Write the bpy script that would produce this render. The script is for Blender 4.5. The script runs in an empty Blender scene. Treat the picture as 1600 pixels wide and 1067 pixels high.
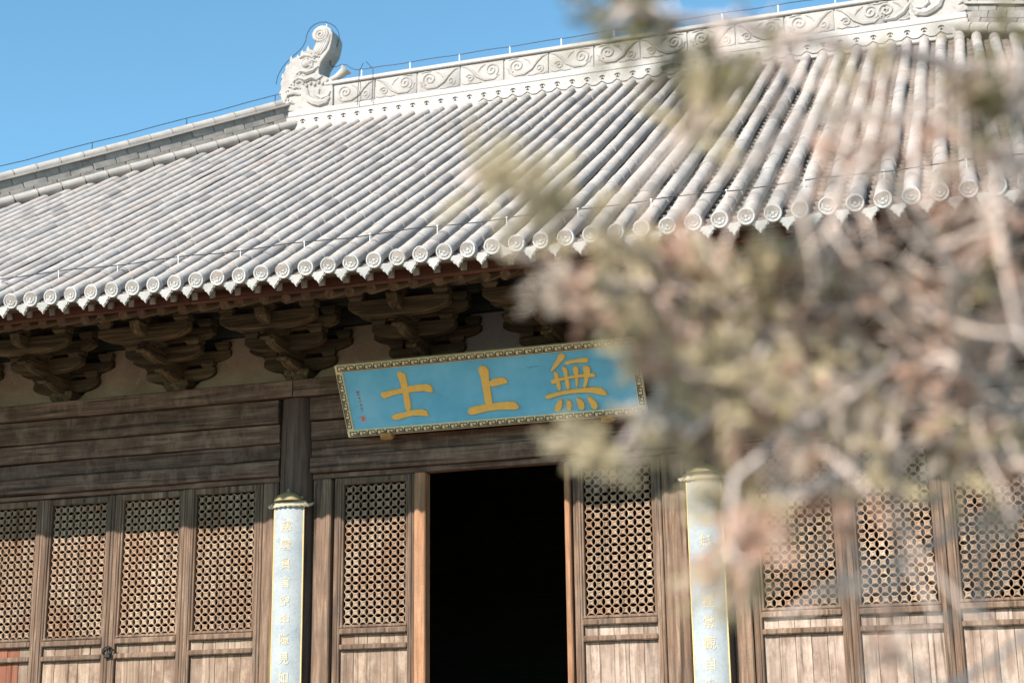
import bpy, math, random
from mathutils import Vector, Matrix

# ------------------------------------------------------------------ camera, sky, sun, exposure
scene = bpy.context.scene
COL = scene.collection
R = math.radians
SUN_EL, SUN_AZ = 34.2, 22.0          # azimuth: degrees to the left of the facade normal, behind the camera

cam_d = bpy.data.cameras.new('camera')
cam = bpy.data.objects.new('camera', cam_d)
COL.objects.link(cam)
CAM = Vector((5.125, -15.340, 1.600))
right = Vector((0.9512, 0.3082, -0.0127)).normalized()
fwd = Vector((-0.2944, 0.9193, 0.2609)).normalized()
up = right.cross(fwd).normalized()
right = fwd.cross(up).normalized()
m = Matrix((right, up, -fwd)).transposed().to_4x4()
m.translation = CAM
cam.matrix_world = m
cam_d.sensor_width = 36.0
cam_d.lens = 54.95
cam_d.clip_start = 0.05
cam_d.clip_end = 2000
cam_d.dof.use_dof = True
cam_d.dof.focus_distance = 16.6
cam_d.dof.aperture_fstop = 1.8
scene.camera = cam

world = bpy.data.worlds.new('World')
scene.world = world
world.use_nodes = True
wn = world.node_tree
bg = wn.nodes['Background']
sky = wn.nodes.new('ShaderNodeTexSky')
sky.sky_type = 'NISHITA'
sky.sun_disc = False
sky.sun_elevation = R(SUN_EL)
sky.sun_rotation = R(180 + SUN_AZ)
sky.altitude = 1000
sky.air_density = 1.0
sky.dust_density = 0.6
sky.ozone_density = 1.0
tint = wn.nodes.new('ShaderNodeMix')
tint.data_type = 'RGBA'
tint.blend_type = 'MULTIPLY'
tint.inputs[0].default_value = 1.0
tint.inputs[7].default_value = (0.74, 1.09, 1.06, 1)
wn.links.new(sky.outputs[0], tint.inputs[6])
wn.links.new(tint.outputs[2], bg.inputs[0])
bg.inputs[1].default_value = 0.118

sun_d = bpy.data.lights.new('sun', 'SUN')
sun = bpy.data.objects.new('sun', sun_d)
COL.objects.link(sun)
sun_d.energy = 5.0
sun_d.angle = R(0.5)
sun_d.color = (1.0, 0.925, 0.83)
sdir = Vector((-math.sin(R(SUN_AZ)) * math.cos(R(SUN_EL)), -math.cos(R(SUN_AZ)) * math.cos(R(SUN_EL)), math.sin(R(SUN_EL))))
sun.rotation_euler = sdir.to_track_quat('Z', 'Y').to_euler()
sun.location = (-10, -30, 30)

scene.view_settings.view_transform = 'Standard'
scene.view_settings.look = 'None'
scene.view_settings.exposure = 1.0
scene.view_settings.gamma = 1.0
scene.cycles.use_denoising = True
scene.cycles.max_bounces = 6
scene.cycles.use_adaptive_sampling = False
rnd = random.Random(7)

# ------------------------------------------------------------------ material helpers
def new_mat(name):
    mt = bpy.data.materials.new(name)
    mt.use_nodes = True
    nt = mt.node_tree
    b = nt.nodes['Principled BSDF']
    b.inputs['Specular IOR Level'].default_value = 0.25
    return mt, nt, b

def N(nt, typ, **kw):
    n = nt.nodes.new(typ)
    for k, v in kw.items():
        setattr(n, k, v)
    return n

def coords(nt, scale=(1, 1, 1), offset=True):
    tc = N(nt, 'ShaderNodeTexCoord')
    mp = N(nt, 'ShaderNodeMapping')
    mp.inputs['Scale'].default_value = scale
    if offset:
        oi = N(nt, 'ShaderNodeObjectInfo')
        ml = N(nt, 'ShaderNodeMath', operation='MULTIPLY')
        ml.inputs[1].default_value = 37.0
        ad = N(nt, 'ShaderNodeVectorMath', operation='ADD')
        nt.links.new(oi.outputs['Random'], ml.inputs[0])
        nt.links.new(tc.outputs['Object'], ad.inputs[0])
        nt.links.new(ml.outputs[0], ad.inputs[1])
        nt.links.new(ad.outputs[0], mp.inputs[0])
    else:
        nt.links.new(tc.outputs['Object'], mp.inputs[0])
    return mp.outputs[0]

def noise(nt, vec, scale, detail=6, rough=0.6, dist=0.0):
    n = N(nt, 'ShaderNodeTexNoise')
    n.inputs['Scale'].default_value = scale
    n.inputs['Detail'].default_value = detail
    n.inputs['Roughness'].default_value = rough
    n.inputs['Distortion'].default_value = dist
    nt.links.new(vec, n.inputs['Vector'])
    return n.outputs[0]

def ramp(nt, fac, stops):
    r = N(nt, 'ShaderNodeValToRGB')
    el = r.color_ramp.elements
    while len(el) < len(stops):
        el.new(0.5)
    for e, (p, c) in zip(el, stops):
        e.position = p
        e.color = (c[0], c[1], c[2], 1) if hasattr(c, '__len__') else (c, c, c, 1)
    nt.links.new(fac, r.inputs[0])
    return r.outputs[0]

def mixc(nt, fac, a, b, blend='MIX'):
    x = N(nt, 'ShaderNodeMix', data_type='RGBA', blend_type=blend)
    for sock, v in ((x.inputs[0], fac), (x.inputs[6], a), (x.inputs[7], b)):
        if hasattr(v, 'is_linked'):
            nt.links.new(v, sock)
        elif hasattr(v, '__len__'):
            sock.default_value = (v[0], v[1], v[2], 1)
        else:
            sock.default_value = v
    return x.outputs[2]

def bump(nt, b, height, strength=0.4, dist=0.01):
    bp = N(nt, 'ShaderNodeBump')
    bp.inputs['Strength'].default_value = strength
    bp.inputs['Distance'].default_value = dist
    nt.links.new(height, bp.inputs['Height'])
    nt.links.new(bp.outputs[0], b.inputs['Normal'])

def wood(name, dark, mid, light, axis, rough=0.85, crack=0.6, stain=(0.08, 0.065, 0.055), stain_amt=0.5, patch=None):
    mt, nt, b = new_mat(name)
    sc = [9.0, 9.0, 9.0]
    sc['xyz'.index(axis)] = 0.55
    v = coords(nt, sc)
    g = noise(nt, v, 2.2, 9, 0.65, 0.6)
    col = ramp(nt, g, [(0.28, dark), (0.5, mid), (0.72, light)])
    sc2 = [26.0, 26.0, 26.0]
    sc2['xyz'.index(axis)] = 0.7
    v2 = coords(nt, sc2)
    c = noise(nt, v2, 1.0, 3, 0.5, 0.4)
    cr = ramp(nt, c, [(0.30, 0.0), (0.42, 1.0)])
    big = noise(nt, coords(nt, (1, 1, 1)), 2.6, 5, 0.65)
    st = ramp(nt, big, [(0.42, 0.0), (0.68, stain_amt)])
    col = mixc(nt, st, col, stain)
    if patch:
        p2 = noise(nt, coords(nt, (1.6, 1.6, 0.8)), 3.1, 6, 0.7)
        col = mixc(nt, ramp(nt, p2, [(0.5, 0.0), (0.66, 0.75)]), col, patch)
    fine = noise(nt, coords(nt, (1, 1, 1)), 120.0, 2, 0.5)
    col = mixc(nt, ramp(nt, fine, [(0.35, 0.35), (0.6, 0.0)]), col, [x * 0.55 for x in mid])
    ck = N(nt, 'ShaderNodeMath', operation='MULTIPLY_ADD')
    nt.links.new(cr, ck.inputs[0])
    ck.inputs[1].default_value = crack
    ck.inputs[2].default_value = 1 - crack
    col = mixc(nt, 1.0, col, ck.outputs[0], 'MULTIPLY')
    pv = N(nt, 'ShaderNodeObjectInfo')
    col = mixc(nt, 1.0, col, ramp(nt, pv.outputs['Random'], [(0.0, (.74, .72, .71)), (0.35, (1.0, .97, .95)), (0.7, (.88, .85, .82)), (1.0, (1.10, 1.07, 1.05))]), 'MULTIPLY')
    nt.links.new(col, b.inputs['Base Color'])
    b.inputs['Roughness'].default_value = rough
    hh = N(nt, 'ShaderNodeMath', operation='ADD')
    nt.links.new(cr, hh.inputs[0])
    nt.links.new(g, hh.inputs[1])
    bump(nt, b, hh.outputs[0], 0.55, 0.006)
    return mt

def plaster(name, c1, c2, c3, scale=3.0, rough=0.9, spots=None, bs=0.3):
    mt, nt, b = new_mat(name)
    v = coords(nt)
    g = noise(nt, v, scale, 8, 0.65)
    col = ramp(nt, g, [(0.3, c1), (0.5, c2), (0.7, c3)])
    f = noise(nt, v, scale * 14, 4, 0.6)
    col = mixc(nt, ramp(nt, f, [(0.3, 0.35), (0.55, 0.0)]), col, [x * 0.6 for x in c2])
    if spots:
        s = noise(nt, v, scale * 3.3, 5, 0.7)
        col = mixc(nt, ramp(nt, s, [(0.6, 0.0), (0.7, 0.7)]), col, spots)
    nt.links.new(col, b.inputs['Base Color'])
    b.inputs['Roughness'].default_value = rough
    bump(nt, b, f, bs, 0.006)
    return mt

def tile_mat(name):
    mt, nt, b = new_mat(name)
    at = N(nt, 'ShaderNodeAttribute', attribute_name='tone')
    oi = N(nt, 'ShaderNodeObjectInfo')
    ad = N(nt, 'ShaderNodeMath', operation='ADD')
    fr = N(nt, 'ShaderNodeMath', operation='FRACT')
    nt.links.new(at.outputs['Fac'], ad.inputs[0])
    nt.links.new(oi.outputs['Random'], ad.inputs[1])
    nt.links.new(ad.outputs[0], fr.inputs[0])
    col = ramp(nt, fr.outputs[0], [(0.0, (.40, .358, .332)), (0.2, (.37, .333, .311)), (0.36, (.415, .365, .332)), (0.48, (.345, .322, .31)),
                                   (0.6, (.385, .322, .285)), (0.74, (.415, .376, .354)), (0.86, (.30, .28, .272)), (0.93, (.225, .21, .205)), (1.0, (.375, .335, .312))])
    v = coords(nt)
    g = noise(nt, v, 7.0, 7, 0.7)
    col = mixc(nt, ramp(nt, g, [(0.42, 0.0), (0.70, 0.85)]), col, (.26, .228, .205))
    f = noise(nt, v, 60.0, 4, 0.6)
    col = mixc(nt, ramp(nt, f, [(0.32, 0.55), (0.5, 0.0)]), col, (.20, .18, .165))
    nt.links.new(col, b.inputs['Base Color'])
    b.inputs['Roughness'].default_value = 0.88
    bump(nt, b, f, 0.35, 0.006)
    return mt

def plain(name, c, rough=0.7, metal=0.0, var=0.25, scale=14.0):
    mt, nt, b = new_mat(name)
    g = noise(nt, coords(nt), scale, 6, 0.65)
    col = mixc(nt, ramp(nt, g, [(0.35, var), (0.65, 0.0)]), c, [x * 0.45 for x in c])
    nt.links.new(col, b.inputs['Base Color'])
    b.inputs['Roughness'].default_value = rough
    b.inputs['Metallic'].default_value = metal
    bump(nt, b, g, 0.2, 0.004)
    return mt

# weathered timber of the facade
DK, MD, LT = (.058, .034, .023), (.175, .112, .077), (.36, .262, .195)
M_WX = wood('weathered_wood_x', (.052, .029, .021), (.155, .094, .068), (.30, .202, .155), 'x', stain=(.045, .027, .021), stain_amt=.75, patch=(.25, .168, .128))
M_WZ = wood('weathered_wood_z', DK, MD, LT, 'z')
M_WXL = wood('weathered_rail_x', DK, (.26, .20, .16), LT, 'x', stain_amt=.3)
M_COL = wood('column_wood', (.055, .034, .028), (.12, .077, .062), (.20, .135, .112), 'z', crack=.8)
M_PALE = wood('bleached_panel_wood', (.13, .09, .07), (.33, .25, .203), (.50, .41, .345), 'z', crack=.6, stain=(.17, .105, .078), stain_amt=.8, patch=(.48, .395, .33))
M_PANEL = wood('panel_wood', (.11, .069, .049), (.27, .195, .145), (.44, .345, .272), 'z', crack=.6, stain=(.15, .09, .064), stain_amt=.85, patch=(.42, .325, .25))
M_RED = wood('red_panel_wood', (.10, .04, .025), (.20, .075, .045), (.27, .12, .08), 'z', crack=.5, stain_amt=.2)
M_ORANGE = wood('warm_jamb_wood', (.18, .085, .045), (.36, .19, .105), (.47, .29, .18), 'z', crack=.4, stain_amt=.3)
M_LATT = wood('lattice_wood', (.18, .122, .085), (.37, .272, .198), (.53, .42, .32), 'z', crack=.35, stain=(.25, .12, .06), stain_amt=.65)
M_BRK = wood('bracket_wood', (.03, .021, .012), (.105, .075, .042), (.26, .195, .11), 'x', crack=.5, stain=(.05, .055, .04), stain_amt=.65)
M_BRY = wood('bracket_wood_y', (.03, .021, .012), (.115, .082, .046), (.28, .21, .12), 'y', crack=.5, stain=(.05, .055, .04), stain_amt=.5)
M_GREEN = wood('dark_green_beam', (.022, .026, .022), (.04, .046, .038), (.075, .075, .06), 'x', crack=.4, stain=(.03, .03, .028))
M_RAFT = wood('rafter_wood', (.09, .06, .04), (.20, .14, .09), (.30, .22, .15), 'y', crack=.5)
M_RAFE = wood('flying_rafter_wood', (.22, .18, .15), (.36, .31, .27), (.50, .45, .41), 'y', crack=.4)
M_REDB = wood('red_brown_board', (.06, .018, .010), (.12, .036, .019), (.19, .07, .04), 'x', crack=.4, stain=(.05, .03, .022))
M_EAVE = wood('eave_board', (.10, .08, .06), (.20, .165, .13), (.30, .25, .20), 'x')
M_TILE = tile_mat('roof_tile_clay')
M_PAN = plaster('pan_tile_clay_shaded', (.11, .086, .074), (.185, .152, .133), (.27, .232, .21), 5.0)  # shade between the ribs, with channel grime, darkened into the clay colour
M_CAP = plaster('eave_tile_clay', (.33, .318, .308), (.41, .397, .388), (.46, .447, .438), 9.0)
M_WHITE = plaster('ridge_plaster', (.33, .302, .285), (.385, .36, .345), (.42, .398, .384), 2.5)
M_RELIEF = plaster('ridge_relief', (.245, .222, .206), (.315, .291, .274), (.365, .34, .324), 3.5, spots=(.23, .207, .187))
M_FINIAL = plaster('finial_clay', (.24, .215, .20), (.33, .305, .29), (.38, .356, .34), 5.0, spots=(.17, .15, .137))
M_BRICK = plaster('hip_brick', (.13, .118, .108), (.215, .198, .185), (.30, .272, .25), 3.0, spots=(.30, .22, .165))
M_HIPCAP = plaster('hip_cap', (.24, .215, .198), (.315, .288, .266), (.38, .35, .325), 3.0)
M_TAN = plaster('tan_plaster', (.25, .18, .125), (.34, .255, .182), (.41, .32, .235), 2.2, spots=(.45, .37, .30))
M_GREYP = plaster('grey_plaster', (.25, .225, .215), (.28, .255, .245), (.31, .285, .275), 1.2, bs=.1)
M_IRON = plain('dark_iron', (.03, .028, .028), 0.6, 0.6)
M_WIRE = plain('wire_dark', (.03, .032, .04), 0.6)
M_PIN = plain('white_pin', (.7, .7, .7), 0.6)
M_BLUE, _nt, _b = new_mat('plaque_blue')
_v = coords(_nt, (1, 1, 1), False)
_c = ramp(_nt, noise(_nt, _v, 2.0, 5, .6), [(.3, (.11, .37, .57)), (.55, (.17, .46, .66)), (.75, (.25, .52, .70))])
_s = noise(_nt, coords(_nt, (1.2, 9, 9), False), 2.4, 6, .7)
_c = mixc(_nt, ramp(_nt, _s, [(.62, 0.0), (.72, .7)]), _c, (.05, .16, .25))
_c = mixc(_nt, ramp(_nt, noise(_nt, coords(_nt, (3, 9, 9), False), 3.0, 5, .7), [(.66, 0.0), (.74, .5)]), _c, (.30, .36, .33))
_nt.links.new(_c, _b.inputs['Base Color'])
_b.inputs['Roughness'].default_value = .65
M_GOLD = plain('gold_paint', (.90, .49, .12), 0.55, 0.0, .22, 18)
M_GOLDL = plain('pale_gold_border', (.84, .66, .40), 0.6, 0.0, .4, 25)
M_KEY = plain('dark_key_pattern', (.07, .055, .05), 0.7)
M_CRIM = plain('red_ink', (.55, .10, .07), 0.7)
M_PINK = plain('pink_seal', (.62, .40, .42), 0.7)
M_OCHRE = plain('ochre_bracket', (.42, .22, .08), 0.7, 0, .5, 20)
M_CBLUE = plaster('faded_blue_board', (.22, .25, .275), (.285, .31, .328), (.33, .35, .362), 2.6, spots=(.15, .20, .25), bs=.1)
M_TEXT = plain('couplet_gold', (.44, .375, .27), 0.6, 0, .2)
M_EDGE = plain('couplet_edge_gold', (.62, .45, .20), 0.6)
M_CANOPY = plain('canopy_bronze', (.30, .235, .12), 0.6, 0.1, .5, 22)
M_STONE = plaster('paving_stone', (.15, .118, .085), (.20, .16, .117), (.25, .205, .155), 1.6)
M_BARK = wood('juniper_bark', (.32, .265, .25), (.52, .45, .43), (.64, .57, .55), 'z', crack=.4, stain=(.2, .15, .12), stain_amt=.3)
M_TWIG = plain('juniper_twig', (.62, .50, .44), .85, 0, .4, 30)

def leaf_mat(name, c1, c2, c3):
    mt, nt, b = new_mat(name)
    oi = N(nt, 'ShaderNodeAttribute', attribute_name='tone')
    col = ramp(nt, oi.outputs['Fac'], [(0.0, c1), (0.5, c2), (1.0, c3)])
    nt.links.new(col, b.inputs['Base Color'])
    b.inputs['Roughness'].default_value = .8
    tr = N(nt, 'ShaderNodeBsdfTranslucent')
    nt.links.new(col, tr.inputs[0])
    mx = N(nt, 'ShaderNodeMixShader')
    mx.inputs[0].default_value = .35
    nt.links.new(b.outputs[0], mx.inputs[1])
    nt.links.new(tr.outputs[0], mx.inputs[2])
    nt.links.new(mx.outputs[0], nt.nodes['Material Output'].inputs[0])
    return mt
M_LEAF = [leaf_mat('leaf_olive', (.42, .355, .19), (.60, .51, .335), (.70, .61, .46)),
          leaf_mat('leaf_brown', (.50, .28, .20), (.66, .45, .35), (.72, .58, .49)),
          leaf_mat('leaf_pale', (.48, .41, .34), (.60, .52, .44), (.68, .61, .54)),
          leaf_mat('leaf_green_shaded', (.10, .10, .04), (.20, .185, .085), (.31, .275, .15))]  # last one: dark green olive, shaded side of the upper clumps put into the colour

# ------------------------------------------------------------------ mesh helpers
class MB:
    def __init__(s):
        s.v, s.f, s.t = [], [], []
    def add(s, vs, fs, tone=0.0):
        o = len(s.v)
        s.v.extend(vs)
        s.f.extend([tuple(i + o for i in f) for f in fs])
        s.t.extend([tone] * len(fs))
        return s
    def box(s, x0, x1, y0, y1, z0, z1, ch=0.006, tone=0.0):
        ch = min(ch, (x1 - x0) * .3, (y1 - y0) * .3, (z1 - z0) * .3)
        vs, idx = [], {}
        for ix, X in ((0, x0), (1, x1)):
            for iy, Y in ((0, y0), (1, y1)):
                for iz, Z in ((0, z0), (1, z1)):
                    sx, sy, sz = (1 - 2 * ix), (1 - 2 * iy), (1 - 2 * iz)
                    for a in range(3):
                        p = [X + sx * ch, Y + sy * ch, Z + sz * ch]
                        p[a] = (X, Y, Z)[a]
                        idx[(ix, iy, iz, a)] = len(vs)
                        vs.append(tuple(p))
        fs = []
        order = ((0, 0), (1, 0), (1, 1), (0, 1))
        for side in (0, 1):
            for a in range(3):
                q = []
                for u, w in order:
                    k = [u, w]
                    k.insert(a, side)
                    q.append(idx[tuple(k) + (a,)])
                flip = (side == 0) ^ (a == 1)
                fs.append(tuple(reversed(q)) if flip else tuple(q))
        for a in range(3):                       # edge chamfers along axis a
            b_, c_ = [i for i in range(3) if i != a]
            for u in (0, 1):
                for w in (0, 1):
                    k0, k1 = [0, 0, 0], [0, 0, 0]
                    k0[b_] = k1[b_] = u
                    k0[c_] = k1[c_] = w
                    k0[a], k1[a] = 0, 1
                    fs.append((idx[tuple(k0) + (b_,)], idx[tuple(k1) + (b_,)], idx[tuple(k1) + (c_,)], idx[tuple(k0) + (c_,)]))
        for ix in (0, 1):
            for iy in (0, 1):
                for iz in (0, 1):
                    fs.append(tuple(idx[(ix, iy, iz, a)] for a in range(3)))
        return s.add(vs, fs, tone)
    def prism(s, poly, fn, d0, d1, tone=0.0):
        n = len(poly)
        vs = [fn(p[0], p[1], d0) for p in poly] + [fn(p[0], p[1], d1) for p in poly]
        fs = [tuple(range(n)), tuple(reversed(range(n, 2 * n)))]
        fs += [(i, i + n, (i + 1) % n + n, (i + 1) % n) for i in range(n)]
        return s.add(vs, fs, tone)
    def tube(s, pts, rad, n=6, cap=True, tone=0.0):
        pts = [Vector(p) for p in pts]
        if not hasattr(rad, '__len__'):
            rad = [rad] * len(pts)
        vs, fs = [], []
        ref = None
        for i, p in enumerate(pts):
            t = (pts[min(i + 1, len(pts) - 1)] - pts[max(i - 1, 0)])
            t = t.normalized() if t.length > 1e-9 else Vector((0, 0, 1))
            if ref is None:
                ref = t.orthogonal().normalized()
            ref = (ref - t * ref.dot(t))
            ref = ref.normalized() if ref.length > 1e-6 else t.orthogonal().normalized()
            bn = t.cross(ref)
            for k in range(n):
                a = 2 * math.pi * k / n
                vs.append(tuple(p + (ref * math.cos(a) + bn * math.sin(a)) * rad[i]))
        for i in range(len(pts) - 1):
            for k in range(n):
                k2 = (k + 1) % n
                fs.append((i * n + k, i * n + k2, (i + 1) * n + k2, (i + 1) * n + k))
        if cap:
            fs.append(tuple(reversed(range(n))))
            fs.append(tuple(range((len(pts) - 1) * n, len(pts) * n)))
        return s.add(vs, fs, tone)
    def ball(s, c, r, nu=8, nv=6, tone=0.0):
        rx, ry, rz = r if hasattr(r, '__len__') else (r, r, r)
        vs = [(c[0], c[1], c[2] - rz)]
        for j in range(1, nv):
            a = -math.pi / 2 + math.pi * j / nv
            for i in range(nu):
                b = 2 * math.pi * i / nu
                vs.append((c[0] + rx * math.cos(a) * math.cos(b), c[1] + ry * math.cos(a) * math.sin(b), c[2] + rz * math.sin(a)))
        vs.append((c[0], c[1], c[2] + rz))
        fs = [(0, 1 + (i + 1) % nu, 1 + i) for i in range(nu)]
        for j in range(nv - 2):
            for i in range(nu):
                fs.append((1 + j * nu + i, 1 + j * nu + (i + 1) % nu, 1 + (j + 1) * nu + (i + 1) % nu, 1 + (j + 1) * nu + i))
        t = len(vs) - 1
        fs += [(t, 1 + (nv - 2) * nu + i, 1 + (nv - 2) * nu + (i + 1) % nu) for i in range(nu)]
        return s.add(vs, fs, tone)
    def mesh(s, name, mat, smooth=False, tone=False):
        me = bpy.data.meshes.new(name)
        me.from_pydata(s.v, [], s.f)
        me.materials.append(mat)
        if tone:
            at = me.attributes.new('tone', 'FLOAT', 'FACE')
            at.data.foreach_set('value', s.t)
        if smooth:
            me.polygons.foreach_set('use_smooth', [True] * len(me.polygons))
            try:
                me.set_sharp_from_angle(angle=R(45))
            except Exception:
                pass
        me.update()
        return me

def put(name, me, parent=None, loc=(0, 0, 0), rot=(0, 0, 0), **props):
    o = bpy.data.objects.new(name, me)
    COL.objects.link(o)
    o.parent = parent
    o.location = loc
    o.rotation_euler = rot
    for k, v in props.items():
        o[k] = v
    return o

def build(name, mb, mat, parent=None, loc=(0, 0, 0), rot=(0, 0, 0), smooth=False, tone=False, bevel=0, **props):
    o = put(name, mb.mesh(name, mat, smooth, tone), parent, loc, rot, **props)
    if bevel:
        bv = o.modifiers.new('bevel', 'BEVEL')
        bv.width = bevel
        bv.segments = 2
        bv.limit_method = 'ANGLE'
        bv.angle_limit = R(40)
    return o

def thing(name, label, cat, loc=(0, 0, 0), rot=(0, 0, 0), group=None):
    o = put(name, None, None, loc, rot, label=label, category=cat)
    if group:
        o['group'] = group
    return o

# ------------------------------------------------------------------ ground and terrace
g = MB()
g.add([(-600, -600, 0), (600, -600, 0), (600, 600, 0), (-600, 600, 0)], [(0, 1, 2, 3)])
build('ground', g, M_STONE, kind='structure')
g = MB().box(-14.2, 14.2, -3.6, 15.2, -.3, 1.0, .03)
for k in range(5):
    g.box(-2.4, 2.4, -3.6 - .34 * (k + 1), -3.6 - .34 * k + .02, -.3, 1.0 - .17 * (k + 1), .012)
build('terrace', g, M_STONE, kind='structure')

# ------------------------------------------------------------------ the hall
hall = thing('temple_hall', 'old timber temple hall with a grey-white tiled hip roof and latticed doors', 'temple')
W = 4.5
PW = 2.25
S = 0.2307                     # spacing of tile ribs
X0 = -4.2016
EY, RY = -2.60, 5.56           # eave and ridge in depth
RL = 5.15                      # half length of the ridge
HALF = RL + RY - EY            # half width of the eave

def P(y):                      # roof surface height
    d = y - 1.298
    return 8.565 + .640 * d + .0025 * d * d
def rise(x, y):
    t = max(0.0, min(1.0, (RY - y) / (RY - EY)))
    return .039 * (x / 8) ** 2 * t * t
def RZ(x, y):
    return P(y) + rise(x, y)
def ang(y):
    return math.atan(.640 + .005 * (y - 1.298))

# roof deck (mesh) carries every tile
dk = MB()
ys = [EY + .16 + (RY - EY - .16) * i / 10 for i in range(11)]
for side in range(4):
    rows = []
    for y in ys:
        d = RY - y
        hx = RL + d
        z = P(y) - .10
        if side == 0: rows.append([(-hx, y, z), (hx, y, z)])
        if side == 1: rows.append([(hx, 2 * RY - y, z), (-hx, 2 * RY - y, z)])
        if side == 2: rows.append([(-hx, 2 * RY - y, z), (-hx, y, z)])
        if side == 3: rows.append([(hx, y, z), (hx, 2 * RY - y, z)])
    for a, b in zip(rows[:-1], rows[1:]):
        lo = [(p[0], p[1], p[2] - .05) for p in (a[0], a[1], b[1], b[0])]
        dk.add([a[0], a[1], b[1], b[0]] + lo, [(0, 1, 2, 3), (7, 6, 5, 4)])
    a = rows[0]
    dk.add([a[0], a[1], (a[1][0], a[1][1], a[1][2] - .05), (a[0][0], a[0][1], a[0][2] - .05)], [(3, 2, 1, 0)])
roof = build('roof', dk, M_EAVE, hall)

# pan tiles: one channel between each two ribs
NI0, NI1 = int((-HALF - X0) / S) + 1, int((HALF - X0) / S)
pan = MB()
for i in range(NI0, NI1):
    xc = X0 + (i + .5) * S
    ytop = RY - .12 - max(0, abs(xc) - RL)
    near = -8.5 < xc < 8.5
    step = .168 if near else .5
    y = EY + .02
    while y < ytop:
        y1 = min(y + step, ytop)
        jz = rnd.uniform(-.005, .006)
        jx = rnd.uniform(-.004, .004)
        row0, row1, lip = [], [], []
        for k in range(5):
            u = -1 + k / 2
            x = xc + jx + u * S * .5
            sag = -.055 + .045 * u * u
            row0.append((x, y, RZ(x, y) + sag + .022 + jz))
            row1.append((x, y1 + .02, RZ(x, y1) + sag - .002))
            lip.append((x, y + .004, RZ(x, y) + sag - .006))
        n = 5
        fs = [(k, k + 1, n + k + 1, n + k) for k in range(4)] + [(2 * n + k, 2 * n + k + 1, k + 1, k) for k in range(4)]
        pan.add(row0 + row1 + lip, fs)
        y = y1
build('pan_tile_courses', pan, M_PAN, roof, kind='stuff')

# rib tiles
TL = .355
def tile_mesh():
    mb = MB()
    n = 9
    secs = [(-.003, .0692), (0.0, .0704), (.04, .0700), (TL - .02, .0690), (TL, .067)]
    vs = []
    for yy, r in secs:
        for k in range(n):
            a = R(-25 + 230 * k / (n - 1))
            vs.append((r * math.cos(a), yy, r * math.sin(a)))
    fs = []
    for j in range(len(secs) - 1):
        for k in range(n - 1):
            fs.append((j * n + k, j * n + k + 1, (j + 1) * n + k + 1, (j + 1) * n + k)[::-1])
    fs.append(tuple(range(n)))
    mb.add(vs, fs)
    return mb
tmb = tile_mesh()
tile_me = tmb.mesh('roof_tile', M_TILE, True, True)
rest = MB()
nobj = 0
for i in range(NI0, NI1 + 1):
    x = X0 + i * S
    ytop = RY - .20 - max(0, abs(x) - RL + .1)
    rib_dx = rnd.uniform(-.006, .006)
    j = 0
    y = EY - .02
    wob = rnd.uniform(0, 6)
    while y < ytop - .1:
        a = ang(y)
        px = x + rib_dx + .008 * math.sin(j * .45 + wob) + rnd.uniform(-.003, .003)
        pz = RZ(x, y) + .018 + rnd.uniform(-.004, .004)
        rz_ = rnd.uniform(-.014, .014)
        single = (-4.6 < x < 5.75) and j < 7 and nobj < 300
        if single:
            tl = put('roof_tile', tile_me, roof, (px, y, pz), (a + rnd.uniform(-.008, .008), rnd.uniform(-.05, .05), rz_))
            k_ = rnd.uniform(.965, 1.035)
            tl.scale = (k_, 1.0, k_)
            nobj += 1
        else:
            ca, sa = math.cos(a + rnd.uniform(-.006, .006)), math.sin(a)
            cz, sz = math.cos(rz_), math.sin(rz_)
            L = min(1.0, (ytop - y) / (TL * ca) + .05)
            vs = []
            k_ = rnd.uniform(.965, 1.035)
            for vx, vy, vz in tmb.v:
                vx, vy, vz = vx * k_, vy * L, vz * k_
                yy, zz = vy * ca - vz * sa, vy * sa + vz * ca
                vs.append((px + vx * cz - yy * sz, y + vx * sz + yy * cz, pz + zz))
            rest.add(vs, tmb.f, rnd.random())
        y += TL * math.cos(a) * (.995 if j else .9 + .1 * ((i * 7) % 5) / 4)
        j += 1
o = build('roof_tiles_upper', rest, M_TILE, roof, smooth=True, tone=True, kind='stuff')

# eave end discs and drip tiles
def disc_mesh():
    mb = MB()
    n = 20
    prof = [(.0, .012), (.012, .012), (.016, .004), (.034, .004), (.037, .012), (.044, .012), (.048, .003), (.060, .003), (.064, .014), (.076, .014), (.079, .0), (.079, -.04)]
    vs, fs = [], []
    for r, h in prof[1:]:
        for k in range(n):
            t = 2 * math.pi * k / n
            vs.append((r * math.cos(t), -h, r * math.sin(t)))
    c = len(vs)
    vs.append((0, -prof[0][1], 0))
    for k in range(n):
        fs.append((c, k, (k + 1) % n))
    for j in range(len(prof) - 2):
        for k in range(n):
            fs.append((j * n + k, (j + 1) * n + k, (j + 1) * n + (k + 1) % n, j * n + (k + 1) % n))
    mb.add(vs, fs)
    for k in range(8):
        t = 2 * math.pi * k / 8
        mb.ball((.054 * math.cos(t), -.004, .054 * math.sin(t)), (.006, .006, .006), 5, 4)
    for k in range(5):
        t = 2 * math.pi * k / 5 + .3
        mb.ball((.025 * math.cos(t), -.006, .025 * math.sin(t)), (.007, .006, .007), 5, 4)
    return mb
disc_mb = disc_mesh()
disc_me = disc_mb.mesh('eave_disc', M_CAP, True)
drip_poly = [(-.085, .035), (-.045, .018), (0, .012), (.045, .018), (.085, .035), (.088, .005), (.072, -.022), (.050, -.034), (.040, -.056), (.020, -.068), (0, -.098),
             (-.020, -.068), (-.040, -.056), (-.050, -.034), (-.072, -.022), (-.088, .005)]
drip_mb = MB().prism(drip_poly, lambda u, w, d: (u, d, w), -.010, .010)
drip_in = [(u * .78, w * .78 - .006) for u, w in drip_poly]
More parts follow.
